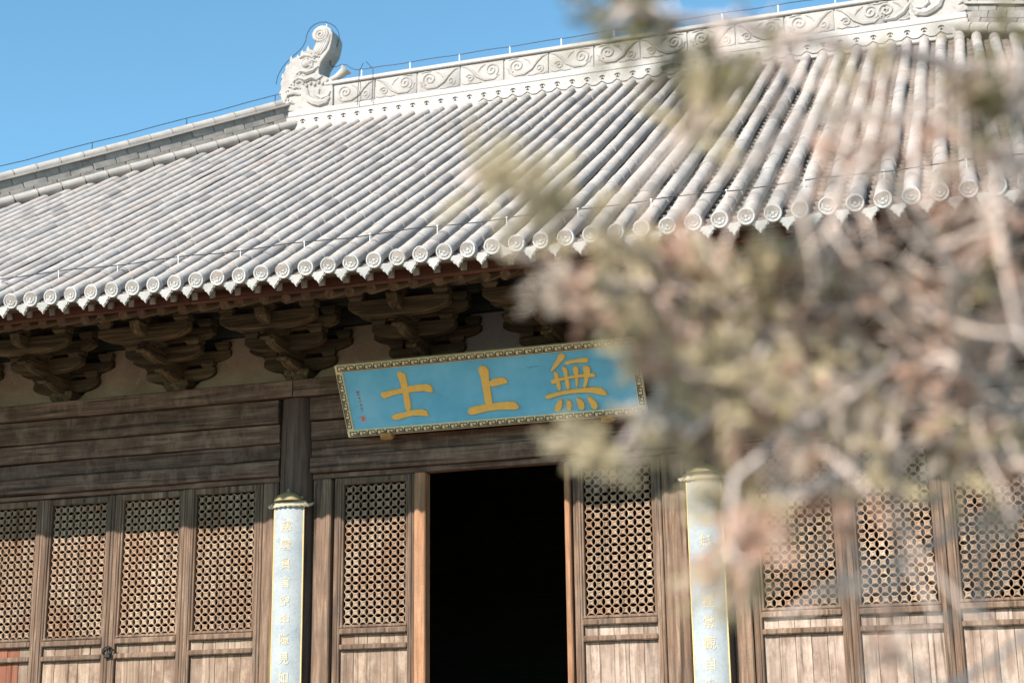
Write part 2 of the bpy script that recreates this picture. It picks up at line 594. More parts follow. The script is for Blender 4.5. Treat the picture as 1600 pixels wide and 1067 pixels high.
drip_mb.prism(drip_in, lambda u, w, d: (u, d, w), -.016, -.008)
drip_me = drip_mb.mesh('drip_tile', M_CAP)
far = MB()
def place(mb, src, loc, tilt):
    c, s = math.cos(tilt), math.sin(tilt)
    mb.add([(loc[0] + v[0], loc[1] + v[1] * c - v[2] * s, loc[2] + v[1] * s + v[2] * c) for v in src.v], src.f)
for i in range(NI0, NI1 + 1):
    x = X0 + i * S
    ld = (x, EY - .018, RZ(x, EY) + .012 + rnd.uniform(-.004, .004))
    xd = x + S / 2
    lp = (xd, EY + .015, RZ(xd, EY) - .045 + rnd.uniform(-.006, .006))
    td = R(14) + rnd.uniform(-.06, .06)
    if -5.0 < x < 6.4:
        put('eave_disc', disc_me, roof, ld, (td, rnd.uniform(-.5, .5), rnd.uniform(-.05, .05)))
        if i == 22:
            put('drip_tile', drip_me, roof, (lp[0], lp[1], lp[2] + .03), (R(40), .5, .3), label='broken tilted drip tile')
        else:
            put('drip_tile', drip_me, roof, lp, (R(20) + rnd.uniform(-.10, .10), rnd.uniform(-.06, .06), rnd.uniform(-.08, .08)))
    else:
        place(far, disc_mb, ld, td)
        place(far, drip_mb, lp, R(20))
build('far_eave_tiles', far, M_CAP, roof, kind='stuff')

# eave boards, flying rafters, round rafters
SEG = 2.307
nseg = 10
for k in range(-6, 6):
    a0, a1 = k * SEG, (k + 1) * SEG
    rz = rise((a0 + a1) / 2, EY)
    mbx = MB().box(a0 + .003, a1 - .003, EY + .05, EY + .13, 6.062 + rz, 6.098 + rz, .006)
    build('eave_board', mbx, M_EAVE, roof)
    mbx = MB().box(a0 + .003, a1 - .003, -2.385, -2.362, 5.992 + rz, 6.088 + rz, .004)
    build('eave_fascia', mbx, M_REDB, roof)
    mbx = MB().box(a0 + .003, a1 - .003, -2.392, -2.35, 5.964 + rz, 5.990 + rz, .005)
    build('eave_fascia', mbx, M_REDB, roof)
    mbx = MB()
    z_ = 6.088 + rz
    mbx.add([(a0 + .003, -2.42, z_), (a1 - .003, -2.42, z_), (a1 - .003, -1.80, z_ + .178), (a0 + .003, -1.80, z_ + .178)], [(0, 1, 2, 3)])
    build('soffit_board', mbx, M_REDB, roof)
    mbx = MB().box(a0 + .003, a1 - .003, -1.93, -1.85, 6.15 + rz, 6.178 + rz, .006)
    build('rafter_batten', mbx, M_REDB, roof)
fly_me = MB().box(-.032, .032, 0, .62, -.042, .042, .005).mesh('flying_rafter', M_RAFE)
rr = MB()
n = 12
vs = [(.052 * math.cos(2 * math.pi * k / n), yy, .052 * math.sin(2 * math.pi * k / n)) for yy in (0, 2.0) for k in range(n)]
rr.add(vs, [tuple(range(n)), tuple(reversed(range(n, 2 * n)))] + [(k, k + n, (k + 1) % n + n, (k + 1) % n) for k in range(n)])
rr_me = rr.mesh('round_rafter', M_RAFT, True)
for i in range(-6, 50):
    x = X0 + (i + .35) * S + rnd.uniform(-.03, .03)
    rz = rise(x, EY)
    put('flying_rafter', fly_me, roof, (x + rnd.uniform(-.012, .012), -2.405 + rnd.uniform(-.02, .015), 6.036 + rz), (R(16), rnd.uniform(-.05, .05), rnd.uniform(-.03, .03)))
    put('round_rafter', rr_me, roof, (x + .02 + rnd.uniform(-.012, .012), -1.86 + rnd.uniform(-.03, .03), 6.095 + rz), (R(22.5), 0, rnd.uniform(-.02, .02)))
bd = MB()
for k in range(-6, 6):
    a0, a1 = k * SEG + .003, (k + 1) * SEG - .003
    bd.add([(a0, -1.9, 6.215), (a1, -1.9, 6.215), (a1, .2, 7.09), (a0, .2, 7.09)], [(0, 1, 2, 3)])
build('soffit_planks', bd, M_RAFT, roof)

# main ridge
rg = MB().box(-RL, RL, RY - .16, RY + .16, 11.0, 11.93, .01)
ridge = build('main_ridge', rg, M_WHITE, hall)
mb = MB().box(-RL - .02, RL + .02, RY - .245, RY + .245, 11.18, 11.45, .012)
build('ridge_base', mb, M_WHITE, ridge)
mb = MB().box(-RL - .01, RL + .01, RY - .215, RY + .215, 11.462, 11.565, .015)
build('ridge_moulding', mb, M_WHITE, ridge)
mb = MB().box(-RL + .6, RL - .6, RY - .215, RY + .215, 11.925, 11.985, .012)
build('ridge_moulding', mb, M_WHITE, ridge)
mb = MB().tube([(-RL + .55 + k * .5, RY, 11.995) for k in range(19)] + [(RL - .55, RY, 11.995)], .13, 14)
for v in range(len(mb.v)):
    p = mb.v[v]
    mb.v[v] = (p[0], p[1], 11.98 + (p[2] - 11.98) * .62)
build('ridge_cap', mb, M_HIPCAP, ridge, smooth=True)
def spiral(cx, cz, r0, r1, turns, a0, d, y):
    pts = []
    k = int(14 * abs(turns)) + 2
    for i in range(k + 1):
        t = i / k
        a = a0 + d * turns * 2 * math.pi * t
        r = r0 + (r1 - r0) * t
        pts.append((cx + r * math.cos(a), y, cz + r * math.sin(a)))
    return pts
px0 = -4.40
pw = .706
k = 0
while px0 < 4.39:
    x1 = min(px0 + pw, 4.40)
    mb = MB().box(px0 + .012, x1 - .012, RY - .178, RY - .15, 11.572, 11.918, .006)
    yf = RY - .178
    cx = (px0 + x1) / 2
    fl = 1 if k % 2 else -1
    big = k % 3 != 0 or px0 > -.3
    tr = .015 if px0 < -.4 else .021
    hw2 = (x1 - px0) / 2 - .03
    mb.tube(spiral(cx + .15 * fl, 11.775, .012, .115, 1.7, R(200 if fl > 0 else -20), -fl, yf), tr, 6)
    mb.tube([(cx + fl * hw2 * .86, yf, 11.69), (cx + fl * .19, yf, 11.625), (cx + fl * .04, yf, 11.63), (cx - fl * .08, yf, 11.70), (cx - fl * .16, yf, 11.80), (cx - fl * .25, yf, 11.875), (cx - fl * hw2, yf, 11.895)],
            [tr * .6, tr * 1.3, tr * 1.7, tr * 1.8, tr * 1.6, tr * 1.2, tr * .6], 6)
    mb.tube([(cx + fl * .05, yf, 11.885), (cx - fl * .03, yf, 11.84), (cx - fl * .07, yf, 11.77)], [tr * .5, tr, tr * .4], 5)
    mb.tube(spiral(cx - .20 * fl, 11.69, .01, .07, 1.35, R(30), fl, yf), tr * .9, 6)
    mb.tube([(cx - hw2 * fl, yf, 11.615), (cx - .25 * fl, yf, 11.595), (cx - .18 * fl, yf, 11.612), (cx - .10 * fl, yf, 11.59), (cx - .02 * fl, yf, 11.60)], tr * .8, 5)
    if big:
        mb.tube([(cx + fl * .29, yf, 11.88), (cx + fl * .22, yf, 11.90), (cx + fl * .12, yf, 11.895)], [tr * .4, tr, tr * .4], 5)
        mb.tube([(cx + fl * hw2, yf, 11.76), (cx + fl * .29, yf, 11.74), (cx + fl * .28, yf, 11.66)], [tr * .5, tr, tr * .5], 5)
    build('ridge_panel', mb, M_RELIEF, ridge, smooth=True)
    px0 = x1
    k += 1

# small iron cramps above every rib
cr = MB()
cr.tube([(-.038, 0, .018), (-.022, 0, .036), (0, 0, .040), (.022, 0, .036), (.038, 0, .018)], .006, 5)
cr.tube([(0, 0, .038), (0, 0, -.01)], .006, 5)
cr.tube([(-.02, 0, -.012), (.02, 0, -.012)], .006, 5)
cr_me = cr.mesh('ridge_cramp', M_IRON)
zg = MB()
for i in range(-5, 42):
    x = X0 + i * S
    if abs(x) > RL - .15:
        continue
    put('ridge_cramp', cr_me, ridge, (x + .01, RY - .252, 11.345), (0, rnd.uniform(-.1, .1), 0))
    if x > -1.9:
        zg.tube([(x - .08, RY - .25, 11.245), (x, RY - .25, 11.297), (x + .08, RY - .25, 11.245), (x + S - .08, RY - .25, 11.245)], .006, 4)
build('plaster_seam', zg, M_IRON, ridge)

# ridge-end dragon finials
CHI = [(-5.287, 11.62), (-5.304, 11.997), (-5.273, 12.234), (-5.21, 12.355), (-5.119, 12.472), (-5.053, 12.499), (-4.959, 12.493), (-4.923, 12.572), (-4.848, 12.588), (-4.773, 12.557),
       (-4.719, 12.67), (-4.701, 12.704), (-4.768, 12.771), (-4.789, 12.85), (-4.753, 12.919), (-4.688, 12.965), (-4.613, 12.981), (-4.538, 12.959), (-4.462, 12.899), (-4.423, 12.808),
       (-4.43, 12.716), (-4.447, 12.626), (-4.473, 12.537), (-4.546, 12.437), (-4.618, 12.337), (-4.65, 12.23), (-4.643, 12.14), (-4.54, 12.09), (-4.42, 12.02), (-4.40, 11.861), (-4.398, 11.55), (-5.02, 11.55)]
def finial(sgn):
    fx = lambda x: x if sgn < 0 else -x
    YF, YB = RY - .20, RY + .20
    mb = MB()
    poly = [(fx(x), z) for x, z in CHI]
    if sgn > 0:
        poly = poly[::-1]
    mb.prism(poly, lambda u, w, d: (u, d, w), YF, YB)
    body = build('ridge_finial', mb, M_FINIAL, hall, bevel=.018)
    for yf in (YF, YB):
        rl = MB()
        K = 1.35
        T = lambda pts, r, n=7: rl.tube([(fx(x), yf, z) for x, z in pts], [q_ * K for q_ in r], n)
        sp = spiral(-4.628, 12.815, .012, .125, 2.6, R(200), 1, yf)
        rl.tube([(fx(p[0]), p[1], p[2]) for p in sp], .024, 7)
        for q in range(4):                                   # flowing mane below the volute
            o_ = q * .052
            T([(-4.47 - o_ * .95, 12.80 - o_ * .75), (-4.50 - o_, 12.68 - o_ * .55), (-4.55 - o_, 12.57 - o_ * .35), (-4.63 - o_ * .9, 12.47 - o_ * .1)], [.012, .020, .022, .010])
        for q in range(9):                                   # curls up the back
            t = q / 8
            x, z = -5.26 + .42 * t, 11.76 + .74 * t ** .8
            rl.tube([(fx(p[0]), p[1], p[2]) for p in spiral(x + .05, z, .008, .05, 1.1, R(90 + 40 * q), 1, yf)], .024, 6)
            T([(x + .07, z - .05), (x + .14, z - .03), (x + .20, z - .07)], [.02, .026, .010])
        for q, (x, z) in enumerate(((-5.29, 11.74), (-5.29, 11.90), (-5.28, 12.06), (-5.26, 12.20), (-5.20, 12.33), (-5.12, 12.44), (-5.02, 12.485), (-4.93, 12.53), (-4.84, 12.58))):
            yo = yf + (.07 if yf < RY else -.07)
            tipx, tipz = -.045 - .02 * (q % 2), .075 + .02 * (q % 3)
            rl.tube([(fx(x + .09), yo, z - .06), (fx(x + .02), yo, z - .035), (fx(x + tipx * .6), yo, z + tipz * .35), (fx(x + tipx * .7), yo, z + tipz)], [.05, .058, .04, .008], 8)
        rl.ball((fx(-4.86), yf, 12.35), (.085, .05, .075), 12, 8)          # eye
        rl.tube([(fx(p[0]), p[1], p[2]) for p in spiral(-4.86, 12.35, .095, .100, 1.0, 0, 1, yf)], .022, 6)
        T([(-4.99, 12.47), (-4.90, 12.50), (-4.80, 12.47), (-4.72, 12.42)], [.015, .03, .03, .012])
        T([(-5.05, 12.20), (-4.95, 12.24), (-4.84, 12.20), (-4.74, 12.22), (-4.66, 12.28)], [.015, .03, .034, .03, .012])
        T([(-5.10, 12.08), (-4.98, 12.12), (-4.86, 12.07), (-4.76, 12.10), (-4.66, 12.05), (-4.58, 12.10)], [.02, .035, .04, .036, .03, .012])
        for q in range(7):                                   # teeth and whiskers
            x = -4.92 + .07 * q
            rl.ball((fx(x), yf, 12.0 - .03 * (q % 2)), (.030, .035, .036), 7, 5)
        T([(-4.93, 11.98), (-4.86, 11.90), (-4.84, 11.80), (-4.80, 11.72), (-4.72, 11.67), (-4.62, 11.63), (-4.52, 11.65), (-4.45, 11.72)], [.02, .03, .035, .04, .045, .045, .04, .02])
        for q in range(4):
            rl.ball((fx(-4.77 + .085 * q), yf, 11.70 - .02 * q), (.055, .05, .05), 8, 6)
        T([(-4.64, 11.88), (-4.66, 11.78), (-4.58, 11.72), (-4.48, 11.74), (-4.44, 11.82)], [.02, .025, .03, .025, .012])
        T([(-5.24, 11.72), (-5.18, 11.86), (-5.06, 11.88), (-4.96, 11.83)], [.02, .03, .034, .012])
        build('carved_relief', rl, M_FINIAL, body, smooth=True)
    hn = MB().tube([(fx(-4.70), RY - .06, 11.90), (fx(-4.62), RY - .08, 12.00), (fx(-4.50), RY - .08, 12.05), (fx(-4.38), RY - .08, 12.10), (fx(-4.27), RY - .08, 12.17), (fx(-4.225), RY - .08, 12.215)],
                   [.06, .055, .05, .055, .075, .105], 10)
    build('flared_snout', hn, M_FINIAL, body, smooth=True)
finial(-1)
finial(1)

# hip ridges: brick body with cap rows
bk_me = MB().box(0.004, .346, -.10, .10, 0, .098, .006).mesh('hip_brick', M_BRICK)
cap_me = MB().tube([(0, 0, 0), (.16, 0, 0), (.33, 0, .003)], [.084, .080, .076], 10).mesh('hip_cap_tile', M_HIPCAP, True)
for sgn in (-1, 1):
    hip = None
    body = MB()
    NB = 31
    def hp(t):
        y = RY - t
        x = sgn * (RL - .03 + t)
        return Vector((x, y, P(y) + .02))
    T_ = HALF - RL - .25
    # core strip
    rows = [hp(T_ * i / 12) for i in range(13)]
    nrm = Vector((1, sgn * 1, 0)).normalized() if sgn < 0 else Vector((1, 1, 0)).normalized()
    wdir = Vector((sgn * -1, -1, 0)).normalized() if False else Vector((1, -sgn * -1 * 1, 0)).normalized()
    along = Vector((sgn, -1, 0)).normalized()
    side = Vector((along.y, -along.x, 0))
    vs, fs = [], []
    for p in rows:
        for sd in (-1, 1):
            for hh in (-.12, .43):
                vs.append(tuple(p + side * (.085 * sd) + Vector((0, 0, hh))))
    for i in range(12):
        a = i * 4
        b_ = a + 4
        fs += [(a, a + 1, b_ + 1, b_), (a + 2, b_ + 2, b_ + 3, a + 3), (a + 1, a + 3, b_ + 3, b_ + 1), (a, b_, b_ + 2, a + 2)]
    fs += [(0, 2, 3, 1), (48, 49, 51, 50)]
    body.add(vs, fs)
    hip = build('hip_ridge', body, M_BRICK, hall)
    p0, p1 = hp(0), hp(T_)
    L = (p1 - p0).length
    dirv = (p1 - p0).normalized()
    yaw_ = math.atan2(dirv.y, dirv.x)
    pit_ = -math.asin(dirv.z)
    k = 0
    d = .05
    while d < min(L - .4, 9.0):
        pp = p0 + dirv * d
        sagz = hp(d * (T_ / L)).z - pp.z
        for row in range(3):
            off = .17 if row % 2 else 0
            q = pp + dirv * off + Vector((0, 0, .09 + row * .102 + sagz))
            put('hip_brick', bk_me, hip, tuple(q + side * rnd.uniform(-.006, .006)), (0, pit_, yaw_ + rnd.uniform(-.01, .01)))
        put('hip_cap_tile', cap_me, hip, tuple(pp + Vector((0, 0, .475 + sagz))), (rnd.uniform(-.1, .1), pit_, yaw_ + rnd.uniform(-.015, .015)))
        fr = side * (-.20 if side.y > 0 else .20)
        put('hip_cap_tile', cap_me, hip, tuple(pp + fr + Vector((0, 0, .02 + sagz))), (rnd.uniform(-.1, .1), pit_, yaw_ + rnd.uniform(-.015, .015)))
        d += .355
    mbx = MB()
    vs, fs = [], []
    for p in rows:
        for sd, hh in ((-.14, .40), (-.14, .435), (.14, .435), (.14, .40)):
            vs.append(tuple(p + side * sd + Vector((0, 0, hh))))
    for i in range(12):
        for q in range(4):
            fs.append((i * 4 + q, i * 4 + (q + 1) % 4, i * 4 + 4 + (q + 1) % 4, i * 4 + 4 + q))
    fs += [(3, 2, 1, 0), (48, 49, 50, 51)]
    mbx.add(vs, fs)
    build('hip_slab', mbx, M_HIPCAP, hip)

# ------------------------------------------------------------------ timber frame
for k in range(6):
    x = -11.25 + 4.5 * k
    n = 20
    mb = MB()
    secs = [(1.0, .215), (3.0, .212), (5.0, .20), (5.50, .195)]
    vs = [(r * math.cos(2 * math.pi * q / n), r * math.sin(2 * math.pi * q / n), z) for z, r in secs for q in range(n)]
    fs = [(j * n + q, j * n + (q + 1) % n, (j + 1) * n + (q + 1) % n, (j + 1) * n + q) for j in range(3) for q in range(n)]
    mb.add(vs, fs)
    mb2 = build('column', mb, M_COL, hall, (x, 0, 0), smooth=True)
    bs = MB()
    secs = [(1.0, .36), (1.06, .36), (1.12, .27)]
    vs = [(r * math.cos(2 * math.pi * q / n), r * math.sin(2 * math.pi * q / n), z) for z, r in secs for q in range(n)]
    fs = [(j * n + q, j * n + (q + 1) % n, (j + 1) * n + (q + 1) % n, (j + 1) * n + q) for j in range(2) for q in range(n)] + [tuple(range(2 * n, 3 * n))]
    bs.add(vs, fs)
    build('column_base', bs, M_STONE, mb2, smooth=True)

def beam(name, x0, x1, y0, y1, z0, z1, mat=None, ch=.010, parent=None, tilt=0.0):
    mb = MB()
    L = x1 - x0
    nseg = max(2, int(L / .45))
    # slightly uneven hewn timber
    vs, fs = [], []
    jit = [(rnd.uniform(-.006, .006), rnd.uniform(-.005, .005), rnd.uniform(-.006, .006)) for _ in range(nseg + 1)]
    sec = [(y0 + ch, z0), (y0, z0 + ch), (y0, z1 - ch), (y0 + ch, z1), (y1 - ch, z1), (y1, z1 - ch), (y1, z0 + ch), (y1 - ch, z0)]
    for i in range(nseg + 1):
        x = x0 + L * i / nseg
        for (yy, zz) in sec:
            top = zz > (z0 + z1) / 2
            vs.append((x, yy + jit[i][0] * (yy < (y0 + y1) / 2), zz + (jit[i][1] if top else jit[i][2]) + tilt * (i / nseg - .5)))
    for i in range(nseg):
        for q in range(8):
            q2 = (q + 1) % 8
            fs.append((i * 8 + q2, i * 8 + q, i * 8 + 8 + q, i * 8 + 8 + q2))
    fs += [tuple(range(8)), tuple(reversed(range(nseg * 8, nseg * 8 + 8)))]
    mb.add(vs, fs)
    return build(name, mb, mat or M_WX, parent or hall)

for k in range(5):
    a, b_ = -11.25 + 4.5 * k, -6.75 + 4.5 * k
    beam('wall_plate', a + .004, b_ - .004, -.215, .20, 5.515, 5.70)
    beam('architrave', a + .19, b_ - .19, -.16, .15, 5.245, 5.505)
    beam('architrave', a + .19, b_ - .19, -.12, .12, 5.03, 5.235)
    beam('lintel_board', a + .19, b_ - .19, -.09, .09, 4.845, 5.02, tilt=rnd.uniform(-.01, .01))
    if k in (0, 4):
        mb = MB().box(a + .19, b_ - .19, -.06, .10, 1.0, 4.84)
        build('bay_wall', mb, M_TAN, hall)
        continue
    beam('lintel', a + .19, b_ - .19, -.13, .11, 4.665, 4.838)
    beam('head_rail', a + .20, b_ - .20, -.075, .07, 4.605, 4.66)
    beam('threshold', a + .2, b_ - .2, -.12, .12, 1.0, 1.16)
# rear and end walls closing the dark interior
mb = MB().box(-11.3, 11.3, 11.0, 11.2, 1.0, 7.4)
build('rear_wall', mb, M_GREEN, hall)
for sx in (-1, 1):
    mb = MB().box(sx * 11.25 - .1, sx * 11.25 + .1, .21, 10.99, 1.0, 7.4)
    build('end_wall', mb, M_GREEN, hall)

# ------------------------------------------------------------------ door leaves
PT = .0872
def lattice_mesh(nx, nz):
    mb = MB()
    h = PT / 2
    e = .055 * PT
    pts = []
    nA = 6
    for q in range(4):
        a = q * math.pi / 2
        ca, sa = math.cos(a), math.sin(a)
        loc = []
        for i in range(nA + 1):
            t = i / nA
            w = -h + e + (2 * h - 2 * e) * t
            u = h - .228 * PT * math.sin(math.pi * t) ** .85
            loc.append((u, w))
        loc.append((h, h))
        for u, w in loc:
            pts.append((u * ca - w * sa, u * sa + w * ca))
    n = len(pts)
    rim = [(x * .62, z * .62) for x, z in pts]
    for ix in range(nx):
        for iz in range(nz):
            cx = (ix - (nx - 1) / 2) * PT
            cz = (iz + .5) * PT
            dy = rnd.uniform(-.0015, .0015)
            vs = [(cx + x, -.012 + dy, cz + z) for x, z in pts] + [(cx + x, .018, cz + z) for x, z in pts]
            vs += [(cx + x, -.017 + dy, cz + z) for x, z in rim] + [(cx, -.006, cz)]
            fs = []
            for i in range(n):
                j = (i + 1) % n
                fs.append((i, j, n + j, n + i))
                fs.append((j, i, 2 * n + i, 2 * n + j))
                fs.append((2 * n + j, 2 * n + i, 3 * n))
            mb.add(vs, fs)
    return mb
lat_me = lattice_mesh(8, 17).mesh('lattice', M_LATT)
LW = .925          # leaf width
def leaf_parts(wl):
    hw = wl / 2
    fr = MB()
    sw = .082
    for s_ in (-1, 1):
        x = s_ * (hw - sw / 2)
        fr.box(x - sw / 2, x + sw / 2, -.045, .045, 1.17, 4.60, .008)
        xi = s_ * (hw - sw - .012)
        fr.box(xi - .0125, xi + .0125, -.032, .03, 3.03, 4.53, .005)
        xm = s_ * (hw - sw * .55)
        fr.box(xm - .012, xm + .012, -.053, -.04, 1.17, 4.60, .004)
    xi = hw - sw
    for z0, z1, yy in ((4.525, 4.60, -.043), (3.0, 3.034, -.043), (2.935, 2.998, -.060), (2.775, 2.832, -.060), (1.17, 1.25, -.043), (1.55, 1.63, -.055)):
        fr.box(-xi - .004, xi + .004, yy, .04, z0, z1, .012)
    return fr
fr_me = leaf_parts(LW).mesh('door_leaf', M_WZ)
def plank_me(w, z0, z1, mat):
    return MB().box(-w / 2 + .0015, w / 2 - .0015, -.016, .014, z0, z1, .003).mesh('plank', mat)
inner = LW - .164
NP = 5
pl = [plank_me(inner / NP, 2.834, 2.934, M_PANEL), plank_me(inner / NP, 1.632, 2.774, M_PANEL), plank_me(inner / NP, 1.252, 1.548, M_PANEL)]
plr = [plank_me(inner / NP, 2.834, 2.934, M_RED), plank_me(inner / NP, 1.632, 2.774, M_RED)]
ring = MB()
ring.tube(spiral(0, 0, .045, .045, 1.0, 0, 1, -.07), .008, 6)
ring.tube(spiral(.05, .01, .035, .035, 1.0, 0, 1, -.075), .007, 6)
ring.ball((.02, -.065, .045), (.025, .02, .02), 8, 6)
ring.box(-.02, .06, -.085, -.06, -.07, -.03, .006)
ring_me = ring.mesh('door_ring', M_IRON)
plp = [plank_me(inner / NP, 2.834, 2.934, M_PALE), plank_me(inner / NP, 1.632, 2.774, M_PALE), plank_me(inner / NP, 1.252, 1.548, M_PALE)]
def leaf(x, y=0.0, rot=0.0, red=False, locked=False, pale=False):
    o = put('door_leaf', fr_me, hall, (x, y + rnd.uniform(-.004, .004), rnd.uniform(-.008, .008)), (0, rnd.uniform(-.0025, .0025), rot + rnd.uniform(-.004, .004)))
    put('lattice', lat_me, o, (0, .006, 3.036))
    wp = inner / NP
    for r_ in range(3):
        for q in range(NP):
            me = plr[r_] if (red and r_ < 2 and q < 4) else (plp if pale else pl)[r_]
            put('plank', me, o, (-inner / 2 + wp * (q + .5), .008 + rnd.uniform(-.004, .004), 0))
    if locked:
        put('door_ring', ring_me, o, (LW / 2, 0, 2.86))
    return o
for sx in (-1, 1):
    for q in range(4):
        x = sx * 4.5 - 1.5 * LW + q * LW + (-.0) * sx
        leaf(x, 0, 0, red=(sx < 0 and q == 0), locked=(q == 1 and sx < 0), pale=(sx > 0))
    for s2 in (-1, 1):
        xj = sx * 4.5 + s2 * (2 * LW + .012)
        mb = MB().box(min(xj, xj + s2 * .18), max(xj, xj + s2 * .18), -.075, .07, 1.16, 4.60, .012)
        build('door_jamb', mb, M_WZ, hall)
leaf(-1.345)
leaf(1.315, pale=True)
for xa, xb, mt_ in ((-2.035, -1.83, M_WZ), (-.870, -.745, M_ORANGE), (.775, .835, M_ORANGE), (1.795, 2.035, M_WZ)):
    mb = MB().box(xa, xb, -.085, .07, 1.16, 4.60, .012)
    build('door_jamb', mb, mt_, hall)

# ------------------------------------------------------------------ bracket sets
def arm_poly(hl, h, c=.30):
    half = []
    n = 8
    for i in range(n + 1):
        u = 1 - i / n
        half.append((-hl * (.28 + .72 * u), .70 * h * (1 - math.sqrt(max(0.0, 1 - (u * .97) ** 2)))))
    return half + [(-x, z) for x, z in reversed(half)] + [(hl, h), (-hl, h)]
def lat_arm(hl, h, th=.12):
    poly = arm_poly(hl, h, .75)
    return MB().prism(poly, lambda u, w, d: (u, d, w), -th / 2, th / 2)
def block_mesh(w, h):
    a, b_ = w / 2, w * .36
    vs = []
    for z, r in ((0, b_), (h * .4, a * .94), (h * .45, a), (h, a)):
        vs += [(-r, -r, z), (r, -r, z), (r, r, z), (-r, r, z)]
    fs = [(3, 2, 1, 0), (12, 13, 14, 15)]
    for j in range(3):
        for q in range(4):
            q2 = (q + 1) % 4
            fs.append((j * 4 + q, j * 4 + q2, j * 4 + 4 + q2, j * 4 + 4 + q))
    return MB().add(vs, fs)
core = block_mesh(.30, .14)
def proj(y_end, z0, h, nose):
    # arm that juts out over the facade, with a curved underside and a nose
    poly = [(.25, z0 + h), (.25, z0), (y_end + .30, z0)]
    for i in range(1, 6):
        t = i / 5 * math.pi / 2
        poly.append((y_end + .30 - .26 * math.sin(t), z0 + h * .45 * (1 - math.cos(t))))
    if nose:
        poly += [(y_end - nose, z0 + h * .25), (y_end - nose - .02, z0 + h * .48), (y_end - nose * .5, z0 + h * .75)]
    poly += [(y_end, z0 + h)]
    core.prism(poly, lambda u, w, d: (d, u, w), -.06, .06)
proj(-.46, .11, .14, .05)
proj(-.86, .24, .14, .06)
proj(-1.10, .45, .14, 0)
core_me = core.mesh('bracket_set', M_BRY)
blk_me = block_mesh(.17, .085).mesh('bracket_block', M_BRK)
arms = []          # (half length, height, y, z)
for hl, h, y, z in ((.44, .15, 0.0, .13), (.62, .15, 0.0, .32), (.47, .16, -.42, .28), (.62, .15, -.42, .48), (.56, .18, -.85, .41)):
    arms.append((lat_arm(hl, h).mesh('bracket_arm', M_BRK), hl, h, y, z))
for k in range(-9, 10):
    x = k * 1.5 + .75 * 0
    x = -2.25 + (k + 3) * 1.5
    if not (-7.0 < x < 7.0):
        continue
    o = put('bracket_set', core_me, hall, (x + rnd.uniform(-.015, .015), 0, 5.702), (0, 0, rnd.uniform(-.01, .01)))
    bv = o.modifiers.new('bevel', 'BEVEL'); bv.width = .008; bv.segments = 1; bv.limit_method = 'ANGLE'
    for me, hl, h, y, z in arms:
        a_ = put('bracket_arm', me, o, (0, y, z), (0, rnd.uniform(-.012, .012), rnd.uniform(-.01, .01)))
        bv = a_.modifiers.new('bevel', 'BEVEL'); bv.width = .010; bv.segments = 1; bv.limit_method = 'ANGLE'
        if z < .55:
            for s_ in (-1, 0, 1):
                put('bracket_block', blk_me, o, (s_ * (hl - .09), y, z + h - .004), (0, 0, rnd.uniform(-.04, .04)))
# plates and beams over the sets
for k in range(-3, 3):
    a0, a1 = k * 2.6, (k + 1) * 2.6
    beam('eave_plate', a0 + .003, a1 - .003, -.92, -.78, 6.385, 6.495, M_BRK)
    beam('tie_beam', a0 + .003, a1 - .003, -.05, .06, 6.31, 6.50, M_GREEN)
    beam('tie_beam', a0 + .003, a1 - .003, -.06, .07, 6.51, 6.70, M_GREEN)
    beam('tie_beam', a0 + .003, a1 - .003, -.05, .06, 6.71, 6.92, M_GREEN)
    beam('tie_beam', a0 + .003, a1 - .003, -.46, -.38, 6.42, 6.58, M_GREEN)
for k in range(-5, 5):
    xa = -2.25 + k * 1.5 + 3 * 0
    xm = xa + .75
    mat_ = M_GREYP if abs(xm) < .1 else M_TAN
    if not (-7 < xm < 7):
        continue
    poly = [(-.62, 0), (.62, 0), (.60, .06), (.46, .17), (.40, .27), (.28, .36), (.255, .46), (.25, .60), (-.25, .60), (-.255, .46), (-.28, .36), (-.40, .27), (-.46, .17), (-.60, .06)]
    mb = MB().prism(poly, lambda u, w, d: (u, d, w), .005, .06)
    build('plaster_infill', mb, mat_, hall, (xm, 0, 5.702))
    mb = MB().box(-.745, .745, .065, .10, 0, .61, .004)
    build('infill_board', mb, M_GREEN, hall, (xm, 0, 5.702))
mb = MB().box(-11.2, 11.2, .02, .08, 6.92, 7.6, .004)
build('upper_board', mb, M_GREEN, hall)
for sx in (-1, 1):
    mb = MB().box(min(sx * 7.4, sx * 11.2), max(sx * 7.4, sx * 11.2), -.02, .06, 5.70, 6.92, .004)
    build('end_bay_infill', mb, M_TAN, hall)

